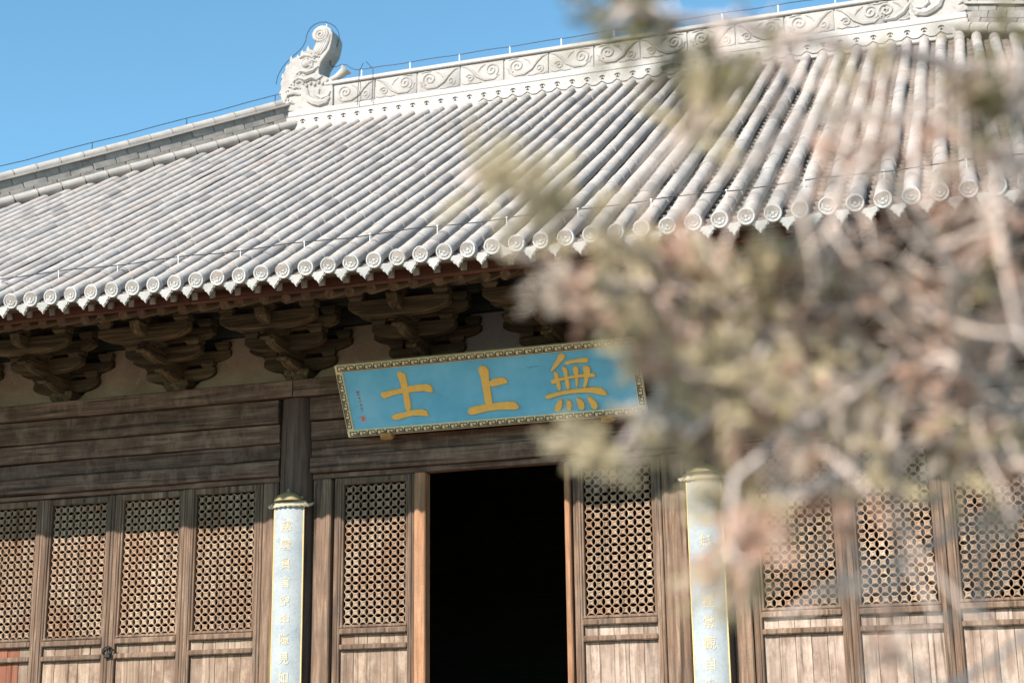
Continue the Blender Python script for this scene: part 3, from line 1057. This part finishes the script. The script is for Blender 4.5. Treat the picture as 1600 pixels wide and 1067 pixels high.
# ------------------------------------------------------------------ name plaque
PL = Vector((.10, -.30, 4.987))
vd = Vector((0, -.40, .693)).normalized()
tilt = math.atan2(-vd.y, vd.z)
plq = thing('name_plaque', 'long blue wooden plaque with three large gold characters above the doorway', 'plaque', tuple(PL), (tilt, 0, 0))
HW, HH = 1.632, .80
FB = .078
mb = MB().box(-HW + FB * .8, HW - FB * .8, .0, .035, FB * .8, HH - FB * .8, .003)
build('board', mb, M_BLUE, plq)
for nm, b_ in (('frame_rail', (-HW, HW, -.022, .045, 0, FB)), ('frame_rail', (-HW, HW, -.022, .045, HH - FB, HH)),
               ('frame_stile', (-HW, -HW + FB, -.020, .043, FB + .001, HH - FB - .001)), ('frame_stile', (HW - FB, HW, -.020, .043, FB + .001, HH - FB - .001))):
    build(nm, MB().box(*b_, .008), M_GOLDL, plq)
key = MB()
def key_run(fn, length):
    n = int(round(length / .104))
    a = length / n
    w = .0045
    for i in range(n):
        o_ = i * a
        path = [(.06, .10), (.06, .92), (.80, .92), (.80, .36), (.42, .36), (.42, .64)]
        path2 = [(.06, .10), (.94, .10), (.94, .60)]
        for pth in (path, path2):
            for (u0, v0), (u1, v1) in zip(pth[:-1], pth[1:]):
                A = Vector((o_ + u0 * a, .010 + v0 * .056))
                B = Vector((o_ + u1 * a, .010 + v1 * .056))
                lo = (min(A.x, B.x) - w, min(A.y, B.y) - w)
                hi = (max(A.x, B.x) + w, max(A.y, B.y) + w)
                vs = [fn(x, y, d) for d in (0, 1) for x, y in ((lo[0], lo[1]), (hi[0], lo[1]), (hi[0], hi[1]), (lo[0], hi[1]))]
                key.add(vs, [(0, 1, 2, 3), (7, 6, 5, 4), (0, 4, 5, 1), (1, 5, 6, 2), (2, 6, 7, 3), (3, 7, 4, 0)])
yk = lambda d: -.0255 + .005 * d
key_run(lambda x, y, d: (-HW + .03 + x, yk(d), y), 2 * HW - .06)
key_run(lambda x, y, d: (-HW + .03 + x, yk(d), HH - FB + y), 2 * HW - .06)
key_run(lambda x, y, d: (-HW + y, yk(d) + .002, FB + .02 + x), HH - 2 * FB - .04)
key_run(lambda x, y, d: (HW - FB + y, yk(d) + .002, FB + .02 + x), HH - 2 * FB - .04)
build('key_pattern', key, M_KEY, plq)
GLY = [[[(-0.945, 0.662), (-0.909, 0.676), (-0.855, 0.641), (-0.857, 0.582), (-0.853, 0.516), (-0.859, 0.451), (-0.859, 0.239), (-0.935, 0.232), (-0.923, 0.43), (-0.93, 0.497), (-0.937, 0.602), (-0.957, 0.637)],
        [(-1.191, 0.466), (-0.932, 0.49), (-0.847, 0.509), (-0.659, 0.515), (-0.626, 0.512), (-0.597, 0.487), (-0.587, 0.434), (-0.611, 0.413), (-0.661, 0.431), (-0.699, 0.443), (-0.861, 0.438), (-0.929, 0.437), (-1.053, 0.421), (-1.134, 0.392), (-1.153, 0.399)],
        [(-1.105, 0.193), (-1.067, 0.216), (-0.928, 0.232), (-0.858, 0.246), (-0.737, 0.245), (-0.7, 0.226), (-0.684, 0.171), (-0.693, 0.159), (-0.75, 0.174), (-0.842, 0.187), (-0.939, 0.173), (-1.053, 0.146), (-1.096, 0.172)]],
       [[(-0.066, 0.628), (0.001, 0.666), (0.06, 0.604), (0.039, 0.515), (0.034, 0.308), (0.032, 0.225), (-0.049, 0.211), (-0.047, 0.367), (-0.046, 0.549)],
        [(0.026, 0.486), (0.162, 0.517), (0.218, 0.499), (0.24, 0.446), (0.187, 0.44), (0.026, 0.413)],
        [(-0.257, 0.181), (-0.217, 0.225), (-0.031, 0.241), (0.232, 0.252), (0.293, 0.229), (0.318, 0.149), (0.114, 0.171), (-0.044, 0.166), (-0.207, 0.135), (-0.244, 0.149)]],
       [[(0.804, 0.685), (0.846, 0.708), (0.88, 0.683), (0.875, 0.651), (0.832, 0.622), (0.78, 0.571), (0.711, 0.522), (0.7, 0.532), (0.746, 0.597), (0.792, 0.647)],
        [(0.859, 0.597), (0.887, 0.622), (0.986, 0.629), (1.075, 0.641), (1.111, 0.629), (1.113, 0.596), (1.088, 0.587), (1.002, 0.595), (0.925, 0.591), (0.88, 0.579)],
        [(0.732, 0.515), (0.756, 0.524), (0.778, 0.494), (0.785, 0.405), (0.784, 0.327), (0.749, 0.319), (0.737, 0.409)],
        [(0.819, 0.557), (0.845, 0.568), (0.88, 0.546), (0.875, 0.452), (0.883, 0.33), (0.838, 0.323), (0.839, 0.433), (0.841, 0.511)],
        [(0.939, 0.551), (0.976, 0.564), (1.0, 0.546), (0.987, 0.464), (0.964, 0.356), (0.939, 0.336), (0.949, 0.435), (0.94, 0.513)],
        [(1.043, 0.547), (1.078, 0.563), (1.113, 0.541), (1.117, 0.497), (1.085, 0.422), (1.046, 0.327), (1.013, 0.324), (1.046, 0.426), (1.047, 0.503)],
        [(0.686, 0.425), (0.704, 0.446), (0.804, 0.453), (0.982, 0.47), (1.135, 0.475), (1.16, 0.46), (1.155, 0.433), (1.128, 0.43), (0.978, 0.443), (0.845, 0.433), (0.753, 0.408), (0.701, 0.393)],
        [(0.598, 0.271), (0.622, 0.286), (0.781, 0.311), (0.959, 0.325), (1.112, 0.326), (1.197, 0.319), (1.252, 0.253), (1.253, 0.226), (1.19, 0.237), (1.102, 0.269), (0.995, 0.281), (0.831, 0.279), (0.707, 0.262), (0.625, 0.235)],
        [(0.75, 0.225), (0.773, 0.228), (0.777, 0.206), (0.757, 0.129), (0.713, 0.097), (0.677, 0.113), (0.689, 0.157), (0.724, 0.199)],
        [(0.826, 0.218), (0.863, 0.209), (0.869, 0.153), (0.852, 0.104), (0.819, 0.104), (0.809, 0.147)],
        [(0.921, 0.227), (0.964, 0.223), (1.0, 0.175), (1.002, 0.12), (0.966, 0.095), (0.936, 0.114), (0.934, 0.17)],
        [(1.037, 0.233), (1.075, 0.23), (1.12, 0.176), (1.14, 0.13), (1.118, 0.093), (1.081, 0.096), (1.061, 0.148)]]]
def smooth_poly(poly, it=2):
    for _ in range(it):
        q = []
        for i in range(len(poly)):
            a, b_ = poly[i], poly[(i + 1) % len(poly)]
            q += [(a[0] * .75 + b_[0] * .25, a[1] * .75 + b_[1] * .25), (a[0] * .25 + b_[0] * .75, a[1] * .25 + b_[1] * .75)]
        poly = q
    return poly
for gl in GLY:
    mb = MB()
    for si, st in enumerate(gl):
        sp = smooth_poly(st)
        ar = sum(a[0] * b_[1] - b_[0] * a[1] for a, b_ in zip(sp, sp[1:] + sp[:1]))
        if ar < 0:
            sp = sp[::-1]
        d = -.016 - .0012 * si
        mb.prism(sp, lambda u, w, dd: (u, dd, w), d, .003)
    build('gold_character', mb, M_GOLD, plq, bevel=.004)
for marks in (((-1.43, .49, .02, .012), (-1.43, .46, .016, .010), (-1.425, .42, .012, .012), (-1.425, .385, .018, .006), (-1.42, .345, .014, .012), (-1.42, .31, .02, .006), (-1.42, .285, .012, .006)),
              ((1.445, .56, .012, .014), (1.452, .53, .010, .016), (1.45, .50, .012, .006))):
    ink = MB()
    for u, w, du, dw in marks:
        ink.box(u - du, u + du, -.0035, -.001, w - dw * .35, w + dw * .35, .0005)
        ink.box(u - du * .25, u + du * .25, -.0042, -.002, w - dw, w + dw, .0005)
    build('small_inscription', ink, M_CRIM, plq, kind='stuff')
mb = MB().box(-1.455, -1.40, -.004, -.001, .16, .225, .001)
sl = build('seal_mark', mb, M_PINK, plq)
mb = MB()
for q in range(3):
    mb.box(-1.448, -1.407, -.006, -.003, .172 + q * .017, .179 + q * .017, .0005)
mb.box(-1.431, -1.424, -.0066, -.0034, .168, .217, .0005)
build('seal_stroke', mb, M_CRIM, sl)
for u in (-1.19, 1.22):
    mb = MB().box(u - .07, u + .07, -.05, .05, -.052, -.002, .014)
    mb.box(u - .066, u + .066, -.056, -.022, -.02, .028, .010)
    for q in range(5):
        mb.ball((u - .05 + q * .025, -.055, -.022), (.012, .010, .016), 6, 5)
    build('plaque_support', mb, M_OCHRE, plq)

# ------------------------------------------------------------------ couplet boards on the columns
def text_mesh(ch, size):
    cu = bpy.data.curves.new('txt', 'FONT')
    cu.body = ch
    cu.size = size
    cu.align_x = 'CENTER'
    cu.align_y = 'CENTER'
    cu.resolution_u = 3
    cu.offset = .0016
    to = bpy.data.objects.new('txt', cu)
    COL.objects.link(to)
    bpy.context.view_layer.update()
    dg = bpy.context.evaluated_depsgraph_get()
    me = bpy.data.meshes.new_from_object(to.evaluated_get(dg))
    bpy.data.objects.remove(to)
    vs = [tuple(v.co) for v in me.vertices]
    fs = [tuple(p.vertices) for p in me.polygons]
    bpy.data.meshes.remove(me)
    return vs, fs
def couplet(x, text, label, zt):
    RR = .262
    o = thing('couplet_board', label, 'couplet', (x, 0, 1.15), group=None)
    hw = R(42)
    n = 12
    z0, z1 = .25, zt - 1.15
    lean = .020
    def arc(t, r, z):
        return (r * math.sin(t), -r * math.cos(t) - lean * (z / 3.0), z)
    mb = MB()
    vs = []
    for z in (z0, z1):
        for r in (RR, RR - .03):
            for k in range(n + 1):
                vs.append(arc(-hw + 2 * hw * k / n, r, z))
    m_ = n + 1
    fs = []
    for k in range(n):
        fs += [(k, k + 1, 2 * m_ + k + 1, 2 * m_ + k), (m_ + k + 1, m_ + k, 3 * m_ + k, 3 * m_ + k + 1), (2 * m_ + k, 2 * m_ + k + 1, 3 * m_ + k + 1, 3 * m_ + k), (k + 1, k, m_ + k, m_ + k + 1)]
    fs += [(0, 2 * m_, 3 * m_, m_), (n, m_ + n, 3 * m_ + n, 2 * m_ + n)]
    mb.add(vs, fs)
    build('board', mb, M_CBLUE, o, smooth=True)
    for s_ in (-1, 1):
        t = s_ * (hw - R(1.2))
        build('gold_edge', MB().tube([arc(t, RR + .001, z0 + .01), arc(t, RR + .001, z1 - .01)], .0075, 6), M_EDGE, o)
    pitch = .197
    for k, ch in enumerate(text):
        tv, tf = text_mesh(ch, .125)
        zc = z1 - .24 - k * pitch
        mb = MB()
        dep = []
        for layer, rr_ in ((0, RR + .004), (1, RR - .002)):
            dep.append([arc(v[0] / RR, rr_, zc + v[1]) for v in tv])
        mb.add(dep[0], tf)
        build('gold_character', mb, M_TEXT, o)
    # lotus canopy on top
    cap = MB()
    nn = 14
    prof = [(.0, .175), (.012, .172), (.014, .15), (.03, .14), (.075, .128), (.125, .10), (.15, .065), (.155, .045), (.13, .035)]
    vs, fs = [], []
    for r, h in prof[1:]:
        for k in range(nn):
            a = 2 * math.pi * k / nn
            vs.append((r * math.cos(a) * 1.05, -.235 - lean + r * math.sin(a) * .62, z1 + h))
    vs.append((0, -.235 - lean, z1 + prof[0][1]))
    for j in range(len(prof) - 2):
        for k in range(nn):
            fs.append((j * nn + k, (j + 1) * nn + k, (j + 1) * nn + (k + 1) % nn, j * nn + (k + 1) % nn))
    fs += [(len(vs) - 1, k, (k + 1) % nn) for k in range(nn)]
    cap.add(vs, fs)
    cap.ball((-.15, -.235, z1 + .075), (.022, .02, .02), 7, 5)
    cap.ball((.15, -.235, z1 + .075), (.022, .02, .02), 7, 5)
    build('canopy', cap, M_CANOPY, o, smooth=True)
    lip = MB()
    k = 26
    up_, lo_ = [], []
    for i in range(k + 1):
        t = -hw * 1.08 + 2 * hw * 1.08 * i / k
        up_.append(arc(t, RR + .012, z1 + .045))
        lo_.append(arc(t * 1.06, RR + .03, z1 - .012 - .016 * abs(math.sin(i * math.pi / 3.25))))
    lip.add(up_ + lo_, [(i + 1, i, k + 1 + i, k + 2 + i) for i in range(k)])
    ob = build('canopy_lip', lip, M_TEXT, o, smooth=True)
    sd = ob.modifiers.new('thick', 'SOLIDIFY')
    sd.thickness = .008
    for s_ in (-1, 1):
        mb = MB().tube([arc(s_ * hw * .95, RR + .02, z1 + .015), arc(s_ * hw * 1.15, RR + .035, z1 - .008), arc(s_ * hw * 1.34, RR + .04, z1 + .006), arc(s_ * hw * 1.42, RR + .04, z1 + .024)], [.022, .020, .016, .006], 7)
        build('curled_tip', mb, M_TEXT, o, smooth=True)
    return o
couplet(-2.25, '慈雲真言空中隱見如來', 'pale blue couplet board with gold script on the column beside the ring-locked lattice doors', 4.31)
couplet(2.25, '佛法無邊静裡常觀自在', 'pale blue couplet board with gold script on the column behind the juniper twigs', 4.31)

# ------------------------------------------------------------------ lightning wires
lw = thing('lightning_wire', 'thin dark lightning wire on white pins along the main ridge and over its finial', 'wire', (0, RY, 12.06))
pts = []
for i in range(34):
    x = -4.0 + i * .31
    pts.append((x, 0, .145 + .008 * math.sin(i * 2.1)))
pts = [(-5.486, 0, -0.119), (-5.486, 0, 0.2), (-5.414, 0, 0.359), (-5.284, 0, 0.508), (-5.059, 0, 0.662), (-4.977, 0, 0.8), (-4.97, 0, 0.913), (-4.878, 0, 1.05), (-4.699, 0, 1.096), (-4.499, 0, 1.005),
       (-4.392, 0, 0.837), (-4.408, 0, 0.651), (-4.508, 0, 0.498), (-4.56, 0, 0.322), (-4.484, 0, 0.25), (-4.299, 0, 0.30), (-4.148, 0, 0.165)] + pts
sm = []
for a, b_, c_ in zip(pts[:-2], pts[1:-1], pts[2:]):
    a, b_, c_ = Vector(a), Vector(b_), Vector(c_)
    sm += [tuple((a + b_ * 3) / 4), tuple((b_ * 3 + c_) / 4)]
build('wire', MB().tube(sm, .0062, 5), M_WIRE, lw)
pin_me = MB().tube([(0, 0, 0), (0, 0, .16)], .009, 6).mesh('pin', M_PIN)
for i in range(12):
    put('pin', pin_me, lw, (-4.0 + i * .82, 0, -.02))
put('pin', pin_me, lw, (-4.62, 0, .87))
build('down_wire', MB().tube([(-3.93, -.10, .20), (-3.95, -.20, .02), (-3.955, -.235, -.30), (-3.955, -.26, -.58)], .006, 5), M_WIRE, lw)
build('down_wire', MB().tube([(-3.90, -.06, .24), (-3.72, -.20, .02), (-3.71, -.235, -.30), (-3.71, -.255, -.56)], .006, 5), M_WIRE, lw)

ew = thing('lightning_wire', 'thin dark wire on short pins running along the roof edge above the eave discs', 'wire', (0, EY + .42, P(EY + .42)))
pts = [(X0 + i * S * 1.5, 0, .165 + rise(X0 + i * S * 1.5, EY) + .01 * math.sin(i * 1.7)) for i in range(-8, 36)]
build('wire', MB().tube(pts, .0055, 5), M_WIRE, ew)
for i in range(-2, 17):
    x = X0 + (3 * i + 1) * S
    mb = MB().tube([(0, 0, .08), (0, 0, .172)], .004, 5).ball((0, 0, .17), (.013, .010, .009), 6, 5)
    build('pin', mb, M_PIN, ew, (x, 0, rise(x, EY)))
hw_ = thing('lightning_wire', 'thin dark wire strung on pins along the sloping hip ridge', 'wire', (-RL, RY, 11.55))
pts, n = [], 26
for i in range(n):
    t = -.1 + i * .33
    pts.append((-t, -t, P(RY - t) - 11.55 + .68 + (.012 if i % 3 else 0)))
build('wire', MB().tube(pts, .0062, 5), M_WIRE, hw_)
for i in range(1, n, 3):
    build('pin', MB().tube([(pts[i][0], pts[i][1], pts[i][2] - .16), pts[i]], .007, 5), M_WIRE, hw_)
dc = thing('down_cable', 'dark double cable lying down the tile ribs below the ridge finial', 'cable', (-4.95, 5.0, P(5.0)))
for off, y0_, y1_, r_ in ((.0, 4.9, -2.0, .010), (.46, 4.2, -2.2, .009)):
    x = X0 + (-4 if off == 0 else -2) * S + .5 * S - .02
    pts = []
    k = 26
    for i in range(k + 1):
        y = y0_ + (y1_ - y0_) * i / k
        pts.append((x + 4.95 + .015 * math.sin(i * 1.3), y - 5.0, P(y) - P(5.0) + .055 + .012 * math.sin(i * .9)))
    build('cable', MB().tube(pts, r_, 5), M_WIRE, dc)

# ------------------------------------------------------------------ juniper in the foreground
tree = thing('juniper_tree', 'sunlit juniper with dry brown and olive sprays on bare grey twigs', 'tree', (5.75, -12.0, 0))
TO = Vector((5.75, -12.0, 0))
trunk_pts = [(5.75, -12.0, -.05), (5.72, -12.03, .5), (5.64, -12.12, 1.1), (5.63, -12.3, 1.9), (5.65, -12.45, 2.4), (5.64, -12.5, 3.0), (5.70, -12.55, 3.9), (5.72, -12.5, 4.9)]
mb = MB().tube([tuple(Vector(p) - TO) for p in trunk_pts], [.17, .13, .115, .10, .09, .075, .05, .02], 12)
build('trunk', mb, M_BARK, tree, smooth=True)
LIMB = {
 'a': ([(5.641, -12.364, 2.045), (5.362, -12.594, 2.155), (5.168, -12.843, 2.242), (5.021, -12.95, 2.257), (4.831, -13.063, 2.251), (4.704, -13.159, 2.254), (4.602, -13.249, 2.264), (4.547, -13.323, 2.272)], .022),
 'b': ([(5.362, -12.594, 2.155), (5.259, -12.741, 2.155), (5.12, -12.95, 2.08), (5.074, -13.067, 2.155), (5.068, -13.149, 2.247), (5.045, -13.233, 2.327), (4.988, -13.322, 2.385)], .010),
 'c': ([(5.168, -12.843, 2.242), (5.001, -13.039, 2.168), (4.825, -13.168, 2.042), (4.769, -13.224, 1.981), (4.759, -13.25, 1.873)], .0075),
 'd': ([(5.645, -12.45, 2.50), (5.35, -12.838, 2.619), (5.158, -13.008, 2.618), (5.024, -13.154, 2.6), (4.897, -13.25, 2.603), (4.793, -13.338, 2.604), (4.685, -13.426, 2.599)], .016),
 'e': ([(4.906, -13.247, 2.603), (4.83, -13.308, 2.538), (4.781, -13.357, 2.466), (4.762, -13.403, 2.413)], .007),
 'g': ([(5.645, -12.42, 2.30), (5.286, -12.811, 2.451), (5.154, -13.072, 2.458), (5.038, -13.223, 2.474), (4.94, -13.305, 2.46), (4.857, -13.365, 2.387)], .012),
 'h': ([(4.713, -13.156, 2.254), (4.682, -13.386, 2.265), (4.617, -13.47, 2.294), (4.562, -13.545, 2.306), (4.513, -13.616, 2.309)], .006),
 'i': ([(5.63, -12.28, 1.85), (5.447, -12.519, 1.99), (5.196, -12.831, 2.039), (5.017, -13.001, 2.05), (4.902, -13.079, 2.006), (4.818, -13.149, 1.963), (4.77, -13.149, 1.912)], .013),
 'j': ([(5.447, -12.519, 1.99), (5.305, -12.595, 2.05), (5.145, -12.62, 2.004), (4.987, -12.654, 1.944), (4.812, -12.636, 1.874), (4.739, -12.596, 1.843)], .008),
 'k': ([(5.63, -12.2, 1.65), (5.433, -12.48, 1.80), (5.176, -12.664, 1.81), (5.042, -12.685, 1.732), (4.959, -12.698, 1.684)], .009),
 'l': ([(4.704, -13.159, 2.254), (4.696, -13.235, 2.13), (4.649, -13.282, 2.051), (4.595, -13.327, 1.958)], .006),
 'm': ([(4.831, -13.063, 2.251), (4.802, -13.155, 2.159), (4.769, -13.197, 2.077), (4.715, -13.256, 2.033)], .007),
 'n': ([(5.021, -12.95, 2.259), (4.972, -13.041, 2.142), (4.966, -13.066, 2.032), (4.958, -12.978, 1.905), (4.947, -12.935, 1.741)], .006),
 'o': ([(5.168, -12.843, 2.242), (5.147, -13.026, 2.285), (5.146, -13.151, 2.342), (5.182, -13.171, 2.455), (5.202, -13.199, 2.576)], .010),
 'p': ([(5.021, -12.95, 2.257), (4.933, -13.098, 2.297), (4.888, -13.232, 2.337), (4.883, -13.303, 2.388)], .008),
 'q': ([(5.35, -12.838, 2.619), (5.199, -12.978, 2.561), (5.133, -12.957, 2.41), (5.081, -12.928, 2.249), (5.043, -12.897, 2.098)], 0.009),
 'r': ([(5.158, -13.008, 2.618), (5.031, -13.033, 2.563), (4.944, -13.076, 2.423), (4.9, -13.055, 2.303)], 0.007),
 's': ([(5.286, -12.811, 2.451), (5.174, -12.805, 2.304), (5.113, -12.774, 2.127), (5.082, -12.684, 1.967), (5.055, -12.6, 1.83)], 0.008),
 't': ([(5.021, -12.95, 2.257), (4.955, -12.928, 2.108), (4.899, -12.854, 1.974), (4.847, -12.779, 1.844)], 0.006),
 'u': ([(4.897, -13.25, 2.603), (4.852, -13.191, 2.534), (4.812, -13.178, 2.444)], 0.005)}
skeleton = []
def resample(pts, wig):
    out = []
    for a, b_ in zip(pts[:-1], pts[1:]):
        a, b_ = Vector(a), Vector(b_)
        k = max(2, int((b_ - a).length / .05))
        for i in range(k):
            out.append(a.lerp(b_, i / k) + Vector((rnd.uniform(-wig, wig), rnd.uniform(-wig, wig), rnd.uniform(-wig, wig))))
    out.append(Vector(pts[-1]))
    return out
for key_, (pts, r0) in LIMB.items():
    q = resample(pts, .007)
    skeleton += q[len(q) // 4:]
    rad = [r0 * (1 - .6 * i / (len(q) - 1)) * rnd.uniform(.85, 1.15) for i in range(len(q))]
    build('branch', MB().tube([tuple(p - TO) for p in q], rad, 7), M_BARK, tree, smooth=True)
# bare side twigs
for key_, (pts, r0) in LIMB.items():
    q = resample(pts, .004)
    q = [p for p in q if p.x < 5.40]
    tw = MB()
    if key_ in 'lh':
        continue
    for p in q[1:]:
        if p.x < 4.69 or (p.x < 4.82 and p.z < 2.15):
            continue
        for _ in range(2):
            if rnd.random() < .72:
                d = Vector((rnd.gauss(-.35, .6), rnd.gauss(-.1, .5), rnd.gauss(-.35, .7))).normalized()
                L = rnd.uniform(.07, .24)
                c_ = [p]
                for s_ in range(4):
                    d = (d + Vector((rnd.gauss(0, .25), rnd.gauss(0, .25), rnd.gauss(-.05, .25)))).normalized()
                    c_.append(c_[-1] + d * L / 4)
                tw.tube([tuple(v - TO) for v in c_], [.0042, .0038, .0033, .0026, .0016], 4)
    if tw.v:
        build('twig_cluster', tw, M_TWIG, tree, kind='stuff')
EXTRA = [ (4.73, -13.17, 2.25, .05, 0), (4.69, -13.22, 2.04, .045, 0), (4.78, -13.15, 2.15, .05, 2),
         (4.84, -13.10, 2.11, .045, 1), (4.90, -13.08, 2.14, .05, 0), (4.95, -13.05, 2.11, .05, 2), (5.00, -13.03, 2.10, .045, 1), (5.08, -13.05, 2.20, .05, 2), (5.03, -13.10, 2.25, .045, 2), (4.96, -13.10, 2.28, .045, 1),
         (5.10, -13.10, 2.26, .05, 0), (5.07, -12.95, 2.06, .05, 0), (5.12, -12.95, 2.12, .05, 2), (4.90, -13.10, 2.23, .05, 2), (4.84, -13.12, 2.22, .05, 1)]
CLUMP = [(4.676, -13.426, 2.591, .04, 3), (4.716, -13.363, 2.605, .04, 3), (4.771, -13.332, 2.556, .05, 3), (4.805, -13.357, 2.491, .045, 3), (4.772, -13.406, 2.434, .035, 0), (4.57, -13.543, 2.308, .026, 0),
         (4.536, -13.608, 2.304, .018, 0), (4.605, -13.475, 2.297, .03, 0), (4.604, -13.309, 2.288, .05, 0), (4.55, -13.317, 2.254, .045, 2), (4.636, -13.191, 2.292, .06, 0), (4.709, -13.17, 2.3, .05, 1),
         (4.673, -13.156, 2.209, .07, 0), (4.729, -13.219, 2.113, .06, 0), (4.608, -13.33, 2.005, .028, 0), (4.69, -13.24, 2.149, .04, 1), (4.575, -13.295, 2.238, .028, 1),
         (4.744, -13.13, 2.199, .06, 2), (4.811, -13.063, 2.23, .05, 0), (4.796, -13.193, 2.094, .06, 0), (4.74, -13.196, 2.043, .05, 1), (4.824, -13.153, 1.985, .04, 1), (4.767, -13.246, 1.865, .032, 1),
         (4.767, -13.154, 1.925, .045, 0), (4.887, -13.056, 2.097, .05, 2), (4.986, -13.067, 2.058, .05, 0), (4.952, -13.056, 1.979, .04, 0), (4.89, -13.073, 1.971, .04, 1), (5.048, -13.003, 2.095, .05, 1),
         (5.116, -12.997, 2.149, .05, 2), (5.141, -12.865, 2.096, .05, 0), (5.134, -13.019, 2.249, .05, 1), (5.087, -13.15, 2.273, .04, 1), (5.134, -13.145, 2.307, .05, 1), (5.018, -13.222, 2.448, .05, 1),
         (4.936, -13.295, 2.422, .04, 1), (5.084, -13.193, 2.421, .05, 1), (5.159, -13.186, 2.481, .05, 3), (5.193, -13.2, 2.568, .06, 3), (5.055, -13.235, 2.343, .04, 2), (5.114, -13.169, 2.369, .04, 1),
         (4.98, -13.247, 2.492, .04, 0), (5.051, -12.865, 1.993, .05, 2), (5.127, -12.739, 2.018, .05, 1), (4.95, -12.942, 1.769, .025, 1), (4.65, -13.221, 2.223, .06, 0), 
         (4.858, -13.086, 2.17, .05, 0), (4.927, -13.018, 2.2, .05, 2), (4.859, -13.116, 2.28, .045, 0), (4.788, -13.139, 2.281, .05, 0), (4.674, -13.227, 2.079, .05, 2), (4.861, -13.103, 2.042, .045, 0), (5.017, -12.983, 2.181, .05, 1)]
CLUMP += EXTRA
CLUMP += [(4.756, -13.164, 1.947, 0.04, 0), (4.768, -13.199, 1.892, 0.035, 1), (4.752, -13.221, 1.838, 0.03, 0), (4.831, -13.146, 1.968, 0.04, 2), (4.905, -13.061, 1.944, 0.035, 1), (4.983, -12.992, 1.982, 0.045, 2), (5.058, -12.976, 2.008, 0.045, 0), (5.113, -12.911, 2.035, 0.05, 1), (5.133, -12.83, 1.963, 0.04, 2), (4.851, -13.126, 2.114, 0.05, 1), (4.936, -13.053, 2.142, 0.05, 0), (4.914, -13.086, 2.042, 0.045, 2), (5.048, -13.075, 2.156, 0.045, 1), (4.972, -13.069, 2.242, 0.045, 2), (4.912, -13.159, 2.3, 0.04, 2), (5.168, -13.161, 2.403, 0.05, 2), (5.107, -13.201, 2.473, 0.04, 1)]
# the crown goes on beyond the view, around the trunk
for _ in range(46):
    a = rnd.uniform(0, 2 * math.pi)
    zz = rnd.uniform(2.4, 4.9)
    rr_ = rnd.uniform(.15, .75) * (1.15 - (zz - 2.4) / 3.0)
    c_ = Vector((5.68 + rr_ * math.cos(a), -12.5 + rr_ * math.sin(a), zz))
    if c_.x < 5.45 and c_.z < 3.15:
        continue
    CLUMP.append((c_.x, c_.y, c_.z, .11, rnd.choice((0, 0, 1, 2))))
    skeleton.append(Vector((5.66, -12.48, zz - .1)))
for cx, cy, cz, cr_, kind in CLUMP:
    c = Vector((cx, cy, cz))
    near = min(skeleton, key=lambda p: (p - c).length)
    mb = MB()
    st = MB()
    nsp = int((5 + cr_ * 220) * (1, .8, .7, 1.1)[kind] * (.6 if cx > 4.83 and kind != 3 else 1.3)) if cr_ < .1 else 30
    for s_ in range(nsp):
        base = c + Vector((rnd.gauss(0, 1), rnd.gauss(0, 1), rnd.gauss(0, 1))) * cr_ * .46
        out = (base - near)
        out = out.normalized() if out.length > .01 else Vector((-.6, -.3, .2))
        d = (out + Vector((rnd.gauss(-.15, .5), rnd.gauss(-.1, .5), rnd.gauss(.1, .5)))).normalized()
        L = rnd.uniform(.035, .075) * (1 if cr_ < .1 else 1.6)
        if s_ < 4:
            st.tube([tuple(near - TO), tuple((near + base) / 2 - TO + Vector((rnd.gauss(0, .008), rnd.gauss(0, .008), rnd.gauss(0, .008)))), tuple(base - TO), tuple(base + d * L - TO)], [.0034, .0028, .002, .001], 4)
        else:
            st.tube([tuple(base - TO), tuple(base + d * L - TO)], [.0016, .0008], 3)
        sd = d.orthogonal().normalized()
        nl = 22
        for q in range(nl):
            t = q / nl
            p = base + d * (L * t)
            ph = q * 2.4 + rnd.uniform(-.4, .4)
            s2 = (sd * math.cos(ph) + d.cross(sd) * math.sin(ph))
            ld = (d * .8 + s2 * .75).normalized()
            w = ld.cross(s2 + d * .3)
            w = w.normalized() * .0038
            ll = rnd.uniform(.011, .023) * (1.15 - .5 * t)
            a_ = p - TO
            mb.add([tuple(a_), tuple(a_ + ld * ll * .45 + w), tuple(a_ + ld * ll), tuple(a_ + ld * ll * .45 - w)], [(0, 1, 2, 3)], rnd.random())
    fo = build('foliage_spray', mb, M_LEAF[kind], tree, tone=True, kind='stuff')
    build('twig_cluster', st, M_TWIG, fo, kind='stuff')
